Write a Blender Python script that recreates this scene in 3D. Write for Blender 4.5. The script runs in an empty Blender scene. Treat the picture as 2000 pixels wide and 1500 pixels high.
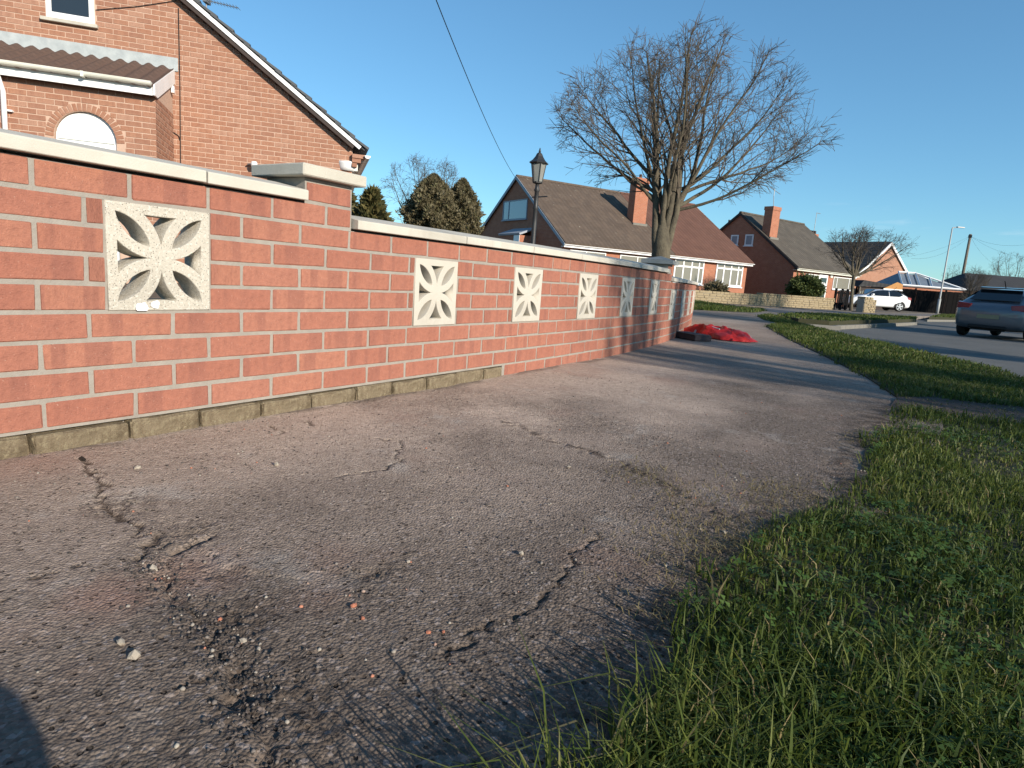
import bpy, bmesh, math, random
import numpy as np
from mathutils import Vector, Matrix
random.seed(7)
S = bpy.context.scene
COL = S.collection
R = math.radians
# ------------------------------------------------------------------ camera
# solved from the brick courses of the garden wall (75 mm courses, 225 mm bricks):
# x = distance out from the wall face, y = along the wall, z = up, pavement at 0
CAM = np.array([1.8393, -0.8027, 0.5377])
YAW, PITCH, ROLL, FPX = -0.56266, 0.17053, 0.07371, 1233.15
cf = np.array([math.sin(YAW)*math.cos(PITCH), math.cos(YAW)*math.cos(PITCH), -math.sin(PITCH)])
_r = np.array([math.cos(YAW), -math.sin(YAW), 0.0]); _u = np.cross(_r, cf)
cr = math.cos(ROLL)*_r + math.sin(ROLL)*_u
cu = -math.sin(ROLL)*_r + math.cos(ROLL)*_u
cam = bpy.data.cameras.new('camera'); cam_o = bpy.data.objects.new('camera', cam); COL.objects.link(cam_o)
cam.sensor_width = 36; cam.lens = FPX/2000*36; cam.clip_start = 0.02; cam.clip_end = 3000
cam_o.matrix_world = Matrix(((cr[0], cu[0], -cf[0], CAM[0]), (cr[1], cu[1], -cf[1], CAM[1]), (cr[2], cu[2], -cf[2], CAM[2]), (0, 0, 0, 1)))
S.camera = cam_o
# ------------------------------------------------------------------ light
SUN_EL, SUN_AZ = R(20), math.atan2(-0.235, 0.972)          # low sun across the road
sd = np.array([math.cos(SUN_EL)*math.cos(SUN_AZ), math.cos(SUN_EL)*math.sin(SUN_AZ), math.sin(SUN_EL)])
W = bpy.data.worlds.new('World'); S.world = W; W.use_nodes = True
wn = W.node_tree; bg = wn.nodes['Background']
sky = wn.nodes.new('ShaderNodeTexSky'); sky.sky_type = 'NISHITA'; sky.sun_disc = False
sky.sun_elevation = SUN_EL; sky.sun_rotation = math.atan2(sd[0], sd[1]); sky.altitude = 0
sky.air_density = 1.0; sky.dust_density = 0.0; sky.ozone_density = 2.2
tint = wn.nodes.new('ShaderNodeMix'); tint.data_type = 'RGBA'; tint.blend_type = 'MULTIPLY'; tint.inputs[0].default_value = 1.0; tint.inputs[7].default_value = (.64, 1.05, 1.28, 1)   # white balance of the photograph
gmn = wn.nodes.new('ShaderNodeGamma'); gmn.inputs[1].default_value = .80; wn.links.new(sky.outputs[0], gmn.inputs[0])
wn.links.new(gmn.outputs[0], tint.inputs[6])
# thin low wisps of cloud all round the horizon
def wnode(t, **k):
    d = wn.nodes.new('ShaderNode'+t)
    for a, b in k.items(): setattr(d, a, b)
    return d
tc = wnode('TexCoord'); mp = wnode('Mapping'); mp.inputs['Scale'].default_value = (5, 5, 34); wn.links.new(tc.outputs['Generated'], mp.inputs[0])
nz = wnode('TexNoise'); nz.inputs['Scale'].default_value = 1.0; nz.inputs['Detail'].default_value = 6; nz.inputs['Roughness'].default_value = .62; wn.links.new(mp.outputs[0], nz.inputs['Vector'])
r1 = wnode('MapRange'); [setattr(r1.inputs[i], 'default_value', v) for i, v in ((1, .60), (2, .82), (3, 0), (4, .35))]; wn.links.new(nz.outputs[0], r1.inputs[0])
sx = wnode('SeparateXYZ'); wn.links.new(tc.outputs['Generated'], sx.inputs[0])
r2 = wnode('MapRange'); [setattr(r2.inputs[i], 'default_value', v) for i, v in ((1, .16), (2, .08), (3, 0), (4, 1))]; wn.links.new(sx.outputs[2], r2.inputs[0])
ml = wnode('Math', operation='MULTIPLY'); wn.links.new(r1.outputs[0], ml.inputs[0]); wn.links.new(r2.outputs[0], ml.inputs[1])
cl = wnode('Mix', data_type='RGBA'); wn.links.new(ml.outputs[0], cl.inputs[0]); wn.links.new(tint.outputs[2], cl.inputs[6]); cl.inputs[7].default_value = (6.5, 6.6, 6.8, 1)
wn.links.new(cl.outputs[2], bg.inputs[0]); bg.inputs[1].default_value = 0.132
sl = bpy.data.lights.new('sun', 'SUN'); sl.energy = 5.0; sl.angle = R(0.53); sl.color = (1.0, 0.90, 0.76)
so = bpy.data.objects.new('sun', sl); COL.objects.link(so); so.location = (30, -8, 14)
so.rotation_euler = Vector(-sd).to_track_quat('-Z', 'Y').to_euler()
S.render.engine = 'CYCLES'; S.cycles.max_bounces = 6
S.view_settings.view_transform = 'Standard'; S.view_settings.look = 'None'
S.view_settings.exposure = 0.42; S.view_settings.gamma = 1.0; S.view_settings.use_curve_mapping = False
S.render.resolution_x, S.render.resolution_y = 1024, 768

# ------------------------------------------------------------------ pixel -> direction helpers
def ray(px, py): return cf + (px-1000)/FPX*cr + (750-py)/FPX*cu
def G(px, py, z=0.0):
    d = ray(px, py); return CAM + d*((z-CAM[2])/d[2])
def D(px, py, t): return CAM + t*ray(px, py)
def onplane(px, py, P, n):
    d = ray(px, py); return CAM + d*(((P-CAM) @ n)/(d @ n))

# ------------------------------------------------------------------ objects and meshes
def tag(o, label=None, cat=None, group=None, kind=None):
    if label: o['label'] = label
    if cat: o['category'] = cat
    if group: o['group'] = group
    if kind: o['kind'] = kind
    return o
def empty(name, loc=(0, 0, 0), rz=0, label=None, cat=None, group=None):
    o = bpy.data.objects.new(name, None); COL.objects.link(o); o.empty_display_size = 0.1
    o.location = [float(c) for c in loc]; o.rotation_euler = (0, 0, rz)
    return tag(o, label, cat, group)
def link(name, me, parent=None, loc=None, rz=None):
    o = bpy.data.objects.new(name, me); COL.objects.link(o)
    if parent: o.parent = parent
    if loc is not None: o.location = [float(c) for c in loc]
    if rz is not None: o.rotation_euler = (0, 0, rz)
    return o
def setmesh(name, V, F, m, smooth=False, attrs=None):
    me = bpy.data.meshes.new(name); me.from_pydata([tuple(map(float, v)) for v in V], [], F); me.update()
    if m: me.materials.append(m)
    if smooth: me.polygons.foreach_set('use_smooth', [True]*len(me.polygons))
    for k, a in (attrs or {}).items():
        at = me.attributes.new(k, 'FLOAT', 'POINT'); at.data.foreach_set('value', np.asarray(a, dtype=np.float32))
    return me
def npmesh(name, V, F, m, smooth=False, attrs=None):
    """fast mesh: V (n,3), F (k,3) or (k,4)"""
    V = np.asarray(V, np.float32); F = np.asarray(F, np.int32); k, c = F.shape
    me = bpy.data.meshes.new(name); me.vertices.add(len(V)); me.vertices.foreach_set('co', V.ravel())
    me.loops.add(k*c); me.loops.foreach_set('vertex_index', F.ravel())
    me.polygons.add(k); me.polygons.foreach_set('loop_start', np.arange(0, k*c, c, dtype=np.int32))
    if smooth: me.polygons.foreach_set('use_smooth', np.ones(k, bool))
    me.materials.append(m)
    for n_, a in (attrs or {}).items():
        at = me.attributes.new(n_, 'FLOAT', 'POINT'); at.data.foreach_set('value', np.asarray(a, np.float32))
    me.update(calc_edges=True); return me
class MB:
    def __init__(s): s.v = []; s.f = []; s.a = {}
    def at(s, k, val, n):
        L = s.a.setdefault(k, []); L += [0.0]*(len(s.v)-n-len(L)); L += (val if isinstance(val, list) else [val]*n)
    def add(s, V, F):
        b = len(s.v); s.v += [tuple(p) for p in V]; s.f += [tuple(b+i for i in q) for q in F]; return s
    def hexa(s, c8): return s.add(c8, [(0,3,2,1),(4,5,6,7),(0,1,5,4),(1,2,6,5),(2,3,7,6),(3,0,4,7)])
    def box(s, x0, x1, y0, y1, z0, z1):
        return s.hexa([(x0,y0,z0),(x1,y0,z0),(x1,y1,z0),(x0,y1,z0),(x0,y0,z1),(x1,y0,z1),(x1,y1,z1),(x0,y1,z1)])
    def prism(s, poly, axis, a0, a1):
        """extrude a 2D polygon along an axis; poly gives the two other coordinates in order"""
        n = len(poly)
        def mk(p, a): return {'x': (a, p[0], p[1]), 'y': (p[0], a, p[1]), 'z': (p[0], p[1], a)}[axis]
        return s.add([mk(p, a0) for p in poly]+[mk(p, a1) for p in poly],
                     [tuple(range(n))[::-1], tuple(range(n, 2*n))]+[(i, (i+1) % n, n+(i+1) % n, n+i) for i in range(n)])
    def tube(s, pts, rad, n=8, cap=True):
        pts = [np.array(p, float) for p in pts]; b = len(s.v); m = len(pts)
        rad = rad if hasattr(rad, '__len__') else [rad]*m; ref = None
        for i, p in enumerate(pts):
            t = pts[min(i+1, m-1)]-pts[max(i-1, 0)]; t /= (np.linalg.norm(t)+1e-9)
            if ref is None: ref = np.array([1., 0, 0]) if abs(t[0]) < .8 else np.array([0, 1., 0])
            a = np.cross(t, ref); a /= np.linalg.norm(a); c = np.cross(t, a); ref = np.cross(a, t)
            for k in range(n):
                w = 2*math.pi*k/n; s.v.append(tuple(p+rad[i]*(math.cos(w)*a+math.sin(w)*c)))
        for i in range(m-1):
            for k in range(n): s.f.append((b+i*n+k, b+i*n+(k+1) % n, b+(i+1)*n+(k+1) % n, b+(i+1)*n+k))
        if cap: s.f += [tuple(range(b, b+n))[::-1], tuple(range(b+(m-1)*n, b+m*n))]
        return s
    def lathe(s, prof, n=16, c=(0, 0, 0)):
        return s.tube([(c[0], c[1], c[2]+z) for r, z in prof], [max(r, 1e-4) for r, z in prof], n)
    def build(s, name, m, parent=None, smooth=False, bevel=0, loc=None, rz=None, kind=None):
        for k in s.a: s.a[k] += [0.0]*(len(s.v)-len(s.a[k]))
        me = setmesh(name, s.v, s.f, m, smooth, s.a)
        o = link(name, me, parent, loc, rz)
        if bevel:
            bm = bmesh.new(); bm.from_mesh(me); bmesh.ops.bevel(bm, geom=bm.edges[:], offset=bevel, segments=1, affect='EDGES', clamp_overlap=True); bm.to_mesh(me); bm.free()
        if kind: o['kind'] = kind
        return o
def copy_tree(o, parent=None):
    c = o.copy(); COL.objects.link(c); c.parent = parent
    for ch in list(o.children): copy_tree(ch, c)
    return c
# ------------------------------------------------------------------ noise on arrays
_tab = np.random.RandomState(3).rand(256, 256)
def vn(x, y, seed=0):
    x = np.asarray(x)+seed*17.31; y = np.asarray(y)+seed*9.77
    i = np.floor(x).astype(int); j = np.floor(y).astype(int); u = x-i; v = y-j
    u = u*u*(3-2*u); v = v*v*(3-2*v); i0 = i & 255; i1 = (i+1) & 255; j0 = j & 255; j1 = (j+1) & 255
    return (_tab[i0, j0]*(1-u)+_tab[i1, j0]*u)*(1-v)+(_tab[i0, j1]*(1-u)+_tab[i1, j1]*u)*v
def fbm(x, y, o=4, seed=0):
    t = 0; a = .5
    for k in range(o): t = t+a*vn(x*2**k, y*2**k, seed+k); a *= .5
    return t/(1-.5**o)
def polydist(X, Y, pl):
    d = np.full(X.shape, 9.0)
    for (x0, y0), (x1, y1) in zip(pl[:-1], pl[1:]):
        dx, dy = x1-x0, y1-y0; t = np.clip(((X-x0)*dx+(Y-y0)*dy)/(dx*dx+dy*dy+1e-12), 0, 1)
        d = np.minimum(d, np.hypot(X-x0-t*dx, Y-y0-t*dy))
    return d
def inpoly(X, Y, pl):
    c = np.zeros(X.shape, bool); n = len(pl)
    for i in range(n):
        x0, y0 = pl[i]; x1, y1 = pl[(i+1) % n]
        if abs(y1-y0) < 1e-12: continue
        c ^= ((y0 > Y) != (y1 > Y)) & (X < (x1-x0)*(Y-y0)/(y1-y0)+x0)
    return c
# ------------------------------------------------------------------ materials
class MT:
    def __init__(s, name, rough=.8, spec=.3, metal=0):
        s.m = bpy.data.materials.new(name); s.m.use_nodes = True; s.t = s.m.node_tree; s.b = s.t.nodes['Principled BSDF']
        s.b.inputs['Roughness'].default_value = rough; s.b.inputs['Metallic'].default_value = metal
        s.b.inputs['Specular IOR Level'].default_value = spec; s._tc = None
    def set(s, i, v):
        if isinstance(v, bpy.types.NodeSocket): s.t.links.new(v, i)
        elif isinstance(v, tuple) and len(v) == 3 and i.type == 'RGBA': i.default_value = (*v, 1)
        else: i.default_value = v
    def n(s, typ, ins=None, out=0, **kw):
        d = s.t.nodes.new('ShaderNode'+typ)
        for k, v in kw.items(): setattr(d, k, v)
        for k, v in (ins or {}).items(): s.set(d.inputs[k], v)
        return d.outputs[out]
    def co(s, which='Object'):
        if s._tc is None: s._tc = s.t.nodes.new('ShaderNodeTexCoord')
        return s._tc.outputs[which]
    def noise(s, sc, det=4, rough=.6, v=None, dist=0): return s.n('TexNoise', {'Vector': v or s.co(), 'Scale': sc, 'Detail': det, 'Roughness': rough, 'Distortion': dist})
    def vor(s, sc, v=None, feature='F1', out=0): return s.n('TexVoronoi', {'Vector': v or s.co(), 'Scale': sc}, out, feature=feature)
    def mapr(s, x, a, b, c=0., d=1.): return s.n('MapRange', {0: x, 1: a, 2: b, 3: c, 4: d})
    def math(s, op, a, b=0., c=0.): return s.n('Math', {0: a, 1: b, 2: c}, operation=op)
    def mix(s, f, a, b, mode='MIX'):
        d = s.t.nodes.new('ShaderNodeMix'); d.data_type = 'RGBA'; d.blend_type = mode; d.clamp_factor = True
        s.set(d.inputs[0], f); s.set(d.inputs[6], a); s.set(d.inputs[7], b); return d.outputs[2]
    def ramp(s, x, stops):
        d = s.t.nodes.new('ShaderNodeValToRGB'); s.set(d.inputs[0], x); e = d.color_ramp.elements
        while len(e) < len(stops): e.new(.5)
        for q, (p, c) in zip(e, stops): q.position = p; q.color = (*c, 1)
        return d.outputs[0]
    def attr(s, name): return s.n('Attribute', None, 2, attribute_name=name)
    def xyz(s, v=None):
        d = s.t.nodes.new('ShaderNodeSeparateXYZ'); s.set(d.inputs[0], v or s.co()); return d.outputs
    def comb(s, x, y, z=0.): return s.n('CombineXYZ', {0: x, 1: y, 2: z})
    def col(s, c): s.set(s.b.inputs['Base Color'], c); return s
    def rough(s, c): s.set(s.b.inputs['Roughness'], c); return s
    def bump(s, h, st=.4, dist=.01, prev=None):
        ins = {'Height': h, 'Strength': st, 'Distance': dist}
        if prev: ins['Normal'] = prev
        o = s.n('Bump', ins); s.t.links.new(o, s.b.inputs['Normal']); return o
def gm(name, c1, c2=None, sc=6, rough=.8, bump=0, bsc=60, spec=.3, metal=0, bd=.01):
    t = MT(name, rough, spec, metal); c2 = c2 or tuple(x*.75 for x in c1)
    t.col(t.mix(t.mapr(t.noise(sc, 5), .3, .7), c1, c2))
    if bump: t.bump(t.noise(bsc, 4), bump, bd)
    return t.m
def m_brick(name, stops, dark, pale, bump=.5, band=.75):
    t = MT(name, .9, .15); rnd = t.math('FRACT', t.math('ADD', t.n('ObjectInfo', None, 5), t.math('MULTIPLY', t.attr('rnd'), 7.13)))
    bx = t.attr('bx'); base = t.ramp(rnd, stops)
    r2 = t.math('FRACT', t.math('MULTIPLY', rnd, 17.7))
    w = t.n('TexNoise', {'W': t.math('ADD', t.math('MULTIPLY', bx, 13.), t.math('MULTIPLY', rnd, 91.)), 'Scale': 1., 'Detail': 1.}, noise_dimensions='1D')
    bandm = t.math('MULTIPLY', t.mapr(w, .50, .58), t.mapr(r2, .25, .6, .15, band))
    c = t.mix(bandm, base, dark)
    c = t.mix(t.mapr(t.noise(45, 6, .7), .35, .75, 0, .6), c, tuple(x*.75 for x in dark))
    c = t.mix(t.mapr(t.noise(9, 3, .5), .45, .75, 0, .35), c, stops[-1][1])
    c = t.mix(t.mapr(t.noise(150, 3, .6), .64, .74, 0, .55), c, pale)
    v = t.vor(70); c = t.mix(t.mapr(v, .0, .12, .5, 0), c, tuple(x*.35 for x in dark))
    t.col(c); n1 = t.bump(t.noise(220, 5, .7), bump, .004); t.bump(t.noise(28, 3), bump*.8, .006, n1)
    return t.m
def m_wallbrick(name, c1, c2, mort, course=.075, L=.225, bump=.5, rot=0):
    t = MT(name, .9, .15); x, y, z = t.xyz()[:3]
    v = t.comb(t.math('ADD', x, y), z)
    d = t.t.nodes.new('ShaderNodeTexBrick'); t.set(d.inputs['Vector'], v); t.set(d.inputs['Scale'], 1.0)
    t.set(d.inputs['Color1'], c1); t.set(d.inputs['Color2'], c2); t.set(d.inputs['Mortar'], mort)
    t.set(d.inputs['Mortar Size'], .006); t.set(d.inputs['Brick Width'], L); t.set(d.inputs['Row Height'], course); t.set(d.inputs['Mortar Smooth'], .2)
    c = t.mix(t.mapr(t.noise(3, 5), .35, .7, 0, .4), d.outputs[0], tuple(q*.6 for q in c1)); t.col(c)
    t.bump(t.math('SUBTRACT', 1., d.outputs[1]), bump, .008); return t.m
def m_roof(name, c1, c2, lichen, ph=.30, pw=.18, amt=.2):
    t = MT(name, .85, .2); x, y, z = t.xyz()[:3]
    row = t.math('DIVIDE', z, ph*.68); fr = t.math('FRACT', row)
    wv = t.math('SINE', t.math('MULTIPLY', x, 2*math.pi/pw))
    cell = t.n('TexWhiteNoise', {0: t.comb(t.math('FLOOR', t.math('DIVIDE', x, pw)), t.math('FLOOR', row))}, 0, noise_dimensions='2D')
    c = t.mix(cell, c1, c2); c = t.mix(t.mapr(t.noise(1.1, 5), .4, .7, 0, .5), c, tuple(q*.6 for q in c1))
    c = t.mix(t.mapr(t.noise(5, 6, .75), .58, .72, 0, amt), c, lichen)
    c = t.mix(t.mapr(t.noise(3.3, 2), .74, .76, 0, amt*3), c, lichen); t.col(c)
    h = t.math('ADD', t.math('MULTIPLY', wv, .35), t.math('SUBTRACT', 1., fr)); t.bump(h, .8, .035); return t.m
RED = (.46, .13, .07)
M = {}
M['brick'] = m_brick('wall_brick', [(0, (.355, .142, .097)), (.3, (.385, .160, .110)), (.55, (.365, .148, .101)), (.8, (.41, .178, .118)), (1, (.395, .170, .118))], (.245, .103, .080), (.58, .38, .30), .8, band=.5)
M['hbrick'] = m_brick('house_brick', [(0, (.34, .165, .105)), (.35, (.38, .195, .125)), (.6, (.30, .148, .098)), (.85, (.40, .22, .15)), (1, (.41, .24, .17))], (.25, .12, .082), (.58, .42, .32), .4, .35)
def mortar(name, c, c2):
    t = MT(name, .95, .1); t.col(t.mix(t.mapr(t.noise(14, 6, .7), .3, .7), c, c2)); n1 = t.bump(t.noise(260, 4, .7), .6, .003); t.bump(t.noise(40, 4), .6, .006, n1); return t.m
M['mortar'] = mortar('mortar', (.33, .30, .262), (.255, .232, .203))
M['hmortar'] = mortar('house_mortar', (.53, .37, .28), (.46, .32, .245))
def m_base():
    t = MT('old_base_brick', .95, .1); c = t.mix(t.mapr(t.noise(18, 6, .75), .35, .65), (.245, .195, .13), (.14, .108, .07))
    c = t.mix(t.mapr(t.noise(60, 4, .7), .5, .62, 0, .6), c, (.31, .26, .17)); t.col(c)
    n1 = t.bump(t.noise(55, 6, .75), 1., .012); return t.m
M['base'] = m_base()
def m_conc(name, c, dark, speck, sp=.5, bump=.3, light=None):
    t = MT(name, .88, .2); k = t.mix(t.mapr(t.noise(7, 6, .65), .35, .7, 0, .5), c, dark)
    k = t.mix(t.mapr(t.vor(170), .10, .30, sp, 0), k, speck) if sp > .6 else t.mix(t.mapr(t.vor(150), .0, .18, sp, 0), k, speck)
    k = t.mix(t.mapr(t.noise(2.2, 5, .7, dist=.6), .52, .70, 0, .35), k, tuple(q*.55 for q in dark))
    if light: k = t.mix(t.mapr(t.noise(110, 3), .54, .62, 0, .6), k, light)
    t.col(k); n1 = t.bump(t.noise(190, 4, .7), bump, .004); return t.m
M['coping'] = m_conc('coping_concrete', (.52, .49, .425), (.40, .37, .31), (.38, .35, .30), .25)
M['block'] = m_conc('cast_block', (.50, .465, .40), (.41, .38, .325), (.5, .46, .4), .15)
M['blockold'] = m_conc('weathered_block', (.53, .49, .415), (.41, .375, .315), (.08, .07, .06), 1., .9, (.66, .63, .56))
M['cap'] = m_conc('pillar_cap', (.50, .47, .40), (.36, .34, .29), (.25, .23, .2), .5, .5)
M['capgrey'] = m_conc('grey_cap', (.28, .29, .28), (.20, .21, .2), (.15, .15, .15), .4)
M['white'] = gm('white_upvc', (.80, .80, .80), (.74, .74, .73), 3, .35, 0, spec=.5)
M['cream'] = gm('cream_gutter', (.70, .70, .62), (.58, .58, .50), 2.5, .45, 0, spec=.4)
M['lead'] = gm('lead_flashing', (.30, .33, .34), (.42, .45, .45), 6, .55, .35, 14, bd=.02)
M['slate'] = gm('dark_slate_tile', (.060, .066, .074), (.10, .105, .11), 9, .7, .4, 40)
M['pantile'] = gm('brown_pantile', (.135, .082, .062), (.085, .055, .043), 12, .9, .6, 70)
def m_glass(name, c=(.02, .025, .03), rough=.06):
    t = MT(name, rough, .6); t.col(c); t.b.inputs['Coat Weight'].default_value = .4; t.b.inputs['Coat Roughness'].default_value = .05; return t.m
M['glass'] = m_glass('window_glass'); M['glass_net'] = m_glass('curtained_window_glass', (.20, .185, .15), .2)
M['glass_pale'] = m_glass('pale_blue_window_glass', (.24, .30, .34), .12)  # even pale blue base colour for the gable panes
M['iron'] = gm('black_iron', (.018, .018, .02), (.03, .03, .03), 12, .5, .15, 60, spec=.5)
M['frost'] = gm('frosted_lantern_glass', (.25, .25, .23), (.20, .20, .18), 8, .35, 0, spec=.5)
M['wire'] = gm('black_cable', (.015, .015, .016), None, 5, .6)
M['soffit'] = gm('dark_soffit', (.06, .045, .04), None, 5, .8)
M['alu'] = gm('grey_metal', (.30, .31, .32), (.22, .23, .24), 4, .5, 0, metal=.6)
M['galv'] = gm('grey_lamp_paint', (.42, .43, .42), (.34, .35, .34), 3, .5)
M['timber'] = gm('weathered_timber', (.20, .17, .13), (.12, .10, .08), 8, .9, .4, 30)
M['fence'] = gm('black_stained_timber', (.009, .009, .010), (.014, .013, .013), 8, .95, .4, 30, spec=.1)
M['stone'] = m_conc('buff_walling_stone', (.31, .245, .15), (.21, .165, .10), (.12, .1, .07), .3, .6, (.38, .32, .215))
M['post'] = gm('pale_post', (.55, .36, .24), (.48, .3, .2), 6, .8)
# ================================================================== SETTING
def struct(name, me, kind='structure'): return tag(link(name, me), kind=kind)
def sheet(name, poly, m, z=None, kind='structure'):
    V = [(p[0], p[1], (p[2] if z is None and len(p) > 2 else (z or 0))) for p in poly]
    n = len(V); low = [(a, b, c-.24) for a, b, c in V]
    me = setmesh(name, V+low, [tuple(range(n))]+[(i, i+n, (i+1) % n+n, (i+1) % n) for i in range(n)], m)
    bm = bmesh.new(); bm.from_mesh(me); bmesh.ops.triangulate(bm, faces=[f_ for f_ in bm.faces if len(f_.verts) > 4])
    bmesh.ops.recalc_face_normals(bm, faces=bm.faces[:]); bm.to_mesh(me); bm.free()
    return struct(name, me, kind)
def m_path():
    t = MT('dusty_asphalt', .93, .12); dust_shade = t.attr('dust_shade'); soil = t.attr('soil'); rose = t.attr('rose')
    v2 = t.n('TexVoronoi', {'Vector': t.co(), 'Scale': 150.}, 1)
    cell = t.n('SeparateColor', {0: v2}, 0)
    asph = t.mix(cell, (.074, .058, .047), (.19, .150, .121))
    asph = t.mix(t.mapr(cell, .90, .95, 0, .8), asph, (.26, .22, .20))
    dst = t.mix(t.mapr(t.noise(22, 6, .7), .35, .7), (.60, .475, .385), (.45, .35, .278))
    c = t.mix(t.math('MULTIPLY', dust_shade, t.mapr(t.noise(75, 5, .7), .30, .62, .5, 1.)), asph, dst)
    c = t.mix(t.mapr(t.noise(3.2, 5, .65), .58, .72, 0, .55), c, (.44, .40, .355))
    c = t.mix(t.math('MULTIPLY', rose, .55), c, (.33, .19, .145))
    pv = t.n('TexVoronoi', {'Vector': t.co(), 'Scale': 85.}, 0); pc = t.n('SeparateColor', {0: t.n('TexVoronoi', {'Vector': t.co(), 'Scale': 85.}, 1)}, 1)
    pit = t.math('MULTIPLY', t.mapr(pv, .18, .34, 1., 0.), t.mapr(pc, .66, .70)); c = t.mix(t.math('MULTIPLY', pit, t.mapr(dust_shade, 0., .8, .8, .25)), c, (.028, .022, .019))
    c = t.mix(soil, c, (.045, .032, .024)); t.col(c)
    n0 = t.bump(t.math('SUBTRACT', 1., pit), .9, .006); n1 = t.bump(t.math('SUBTRACT', 1., t.vor(190)), .8, .004, n0)
    n2 = t.bump(t.noise(420, 4, .7), .45, .003, n1); t.bump(t.noise(60, 5, .75), .25, .004, n2); return t.m
M['path'] = m_path()
def m_asph(name, a, b, light):
    t = MT(name, .9, .2); c = t.mix(t.mapr(t.noise(1.1, 6, .6), .35, .65), a, b)
    c = t.mix(t.mapr(t.noise(90, 3, .6), .55, .75, 0, .5), c, light); t.col(c); t.bump(t.noise(120, 4, .7), .5, .008); return t.m
M['road'] = m_asph('road_asphalt', (.105, .105, .10), (.135, .132, .125), (.20, .20, .19))
M['drive'] = m_asph('driveway_asphalt', (.15, .13, .115), (.20, .175, .155), (.2, .18, .16))
M['soil'] = gm('dark_turf_soil', (.030, .034, .014), (.045, .040, .022), 9, .95, .8, 40)
M['wornsoil'] = gm('worn_earth', (.095, .065, .050), (.055, .040, .032), 9, .95, 1., 25, bd=.03)
M['paving'] = m_wallbrick('garden_block_paving', (.20, .15, .11), (.14, .11, .085), (.06, .05, .04), .1, .2)
M['kerb'] = m_conc('kerb_concrete', (.20, .19, .165), (.15, .14, .125), (.2, .19, .18), .3)
# ground to the horizon
struct('ground', setmesh('ground', [(-900, -900, -.30), (900, -900, -.30), (900, 900, -.30), (-900, 900, -.30)], [(0, 1, 2, 3)], gm('open_ground', (.05, .06, .025), (.08, .075, .04), .05, .95)))
# wall line: straight, then a 22 m radius to the left
WR, WS = 22.0, 2.0
def wpos(s, off=0.0):
    if s <= WS: return np.array([off, s]), 0.0
    a = (s-WS)/WR; return np.array([-WR+(WR+off)*math.cos(a), WS+(WR+off)*math.sin(a)]), a
def g2(px, py, z=0): p = G(px, py, z); return (p[0], p[1])
edgeA = [g2(*q) for q in [(1070, 1580), (1155, 1495), (1235, 1410), (1295, 1320), (1350, 1228), (1390, 1140), (1440, 1078), (1500, 1022), (1600, 990), (1650, 965), (1680, 925), (1692, 870), (1730, 812), (1752, 793)]]
edgeB = [g2(*q) for q in [(1752, 776), (1690, 735), (1600, 690), (1540, 662), (1497, 638)]]
outB = [g2(1540, 627), g2(1640, 653), g2(1800, 689), g2(1900, 712), g2(2000, 741)]
xo = outB[-1][0]+.10
vergeA = [(edgeA[0][0]-.05, -3.0)]+edgeA+[g2(1800, 806), g2(1900, 820), g2(2000, 832), (xo, G(2000, 832)[1]+.15), (xo, -3.0)]
vergeB = [edgeB[-1]]+outB+[(xo, G(2000, 741)[1]-.6), (xo, G(2000, 800)[1]+.1), g2(2000, 799), g2(1900, 789), g2(1810, 779)]+edgeB[:-1]
sheet('verge_soil', vergeA, M['soil'], .004); sheet('verge_soil', vergeB, M['soil'], .004)
sheet('worn_crossing', [g2(1735, 800), g2(1752, 778), g2(1810, 777), g2(1900, 787), g2(2000, 797), (xo, G(2000, 797)[1]), (xo, G(2000, 834)[1]+.15), g2(2000, 834), g2(1900, 822), g2(1800, 808)], M['wornsoil'], .008)
# near footpath as a real height field: worn asphalt, cracks, patch edge, soil in the seams
px2 = lambda L: [g2(*q) for q in L]
cracks = [(px2([(165, 895), (178, 920), (205, 945), (190, 975), (212, 998), (250, 1022), (300, 1052), (282, 1075), (270, 1082)]), .005, .008),
          (px2([(722, 858), (748, 862), (782, 866), (775, 884), (782, 902), (748, 916), (690, 925), (640, 934)]), .0035, .006),
          (px2([(1168, 1045), (1135, 1062), (1118, 1082), (1112, 1120), (1084, 1152), (1048, 1178), (1000, 1204), (955, 1226), (915, 1246), (880, 1274), (868, 1300)]), .0035, .007),
          (px2([(340, 1076), (362, 1064), (385, 1053), (404, 1050)]), .009, .014),
          (px2([(520, 832), (548, 842), (556, 848)]), .006, .008), (px2([(596, 822), (604, 832)]), .005, .008),
          (px2([(0, 1180), (90, 1120), (180, 1105)]), .003, .004), (px2([(330, 1345), (400, 1330), (480, 1300)]), .003, .004)]
seam = px2([(985, 826), (1030, 842), (1062, 857), (1110, 872), (1185, 893), (1255, 925), (1330, 962), (1420, 1010)])
patch = px2([(60, 990), (140, 960), (215, 955), (270, 1000), (330, 1035), (405, 1045), (352, 1072), (318, 1092), (300, 1118), (345, 1170), (395, 1210), (412, 1252), (425, 1280), (470, 1300), (455, 1345), (470, 1400), (520, 1500), (600, 1560), (1020, 1520), (1300, 1240), (1130, 1050), (900, 1100), (720, 1080), (600, 1130), (470, 1120), (400, 1075), (420, 1045), (340, 1020), (290, 985)])
patchedge = px2([(270, 1082), (296, 1112), (345, 1170), (395, 1210), (412, 1252), (425, 1280), (470, 1300), (455, 1345), (470, 1400), (520, 1500)])
rs0 = np.random.RandomState(77)
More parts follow.
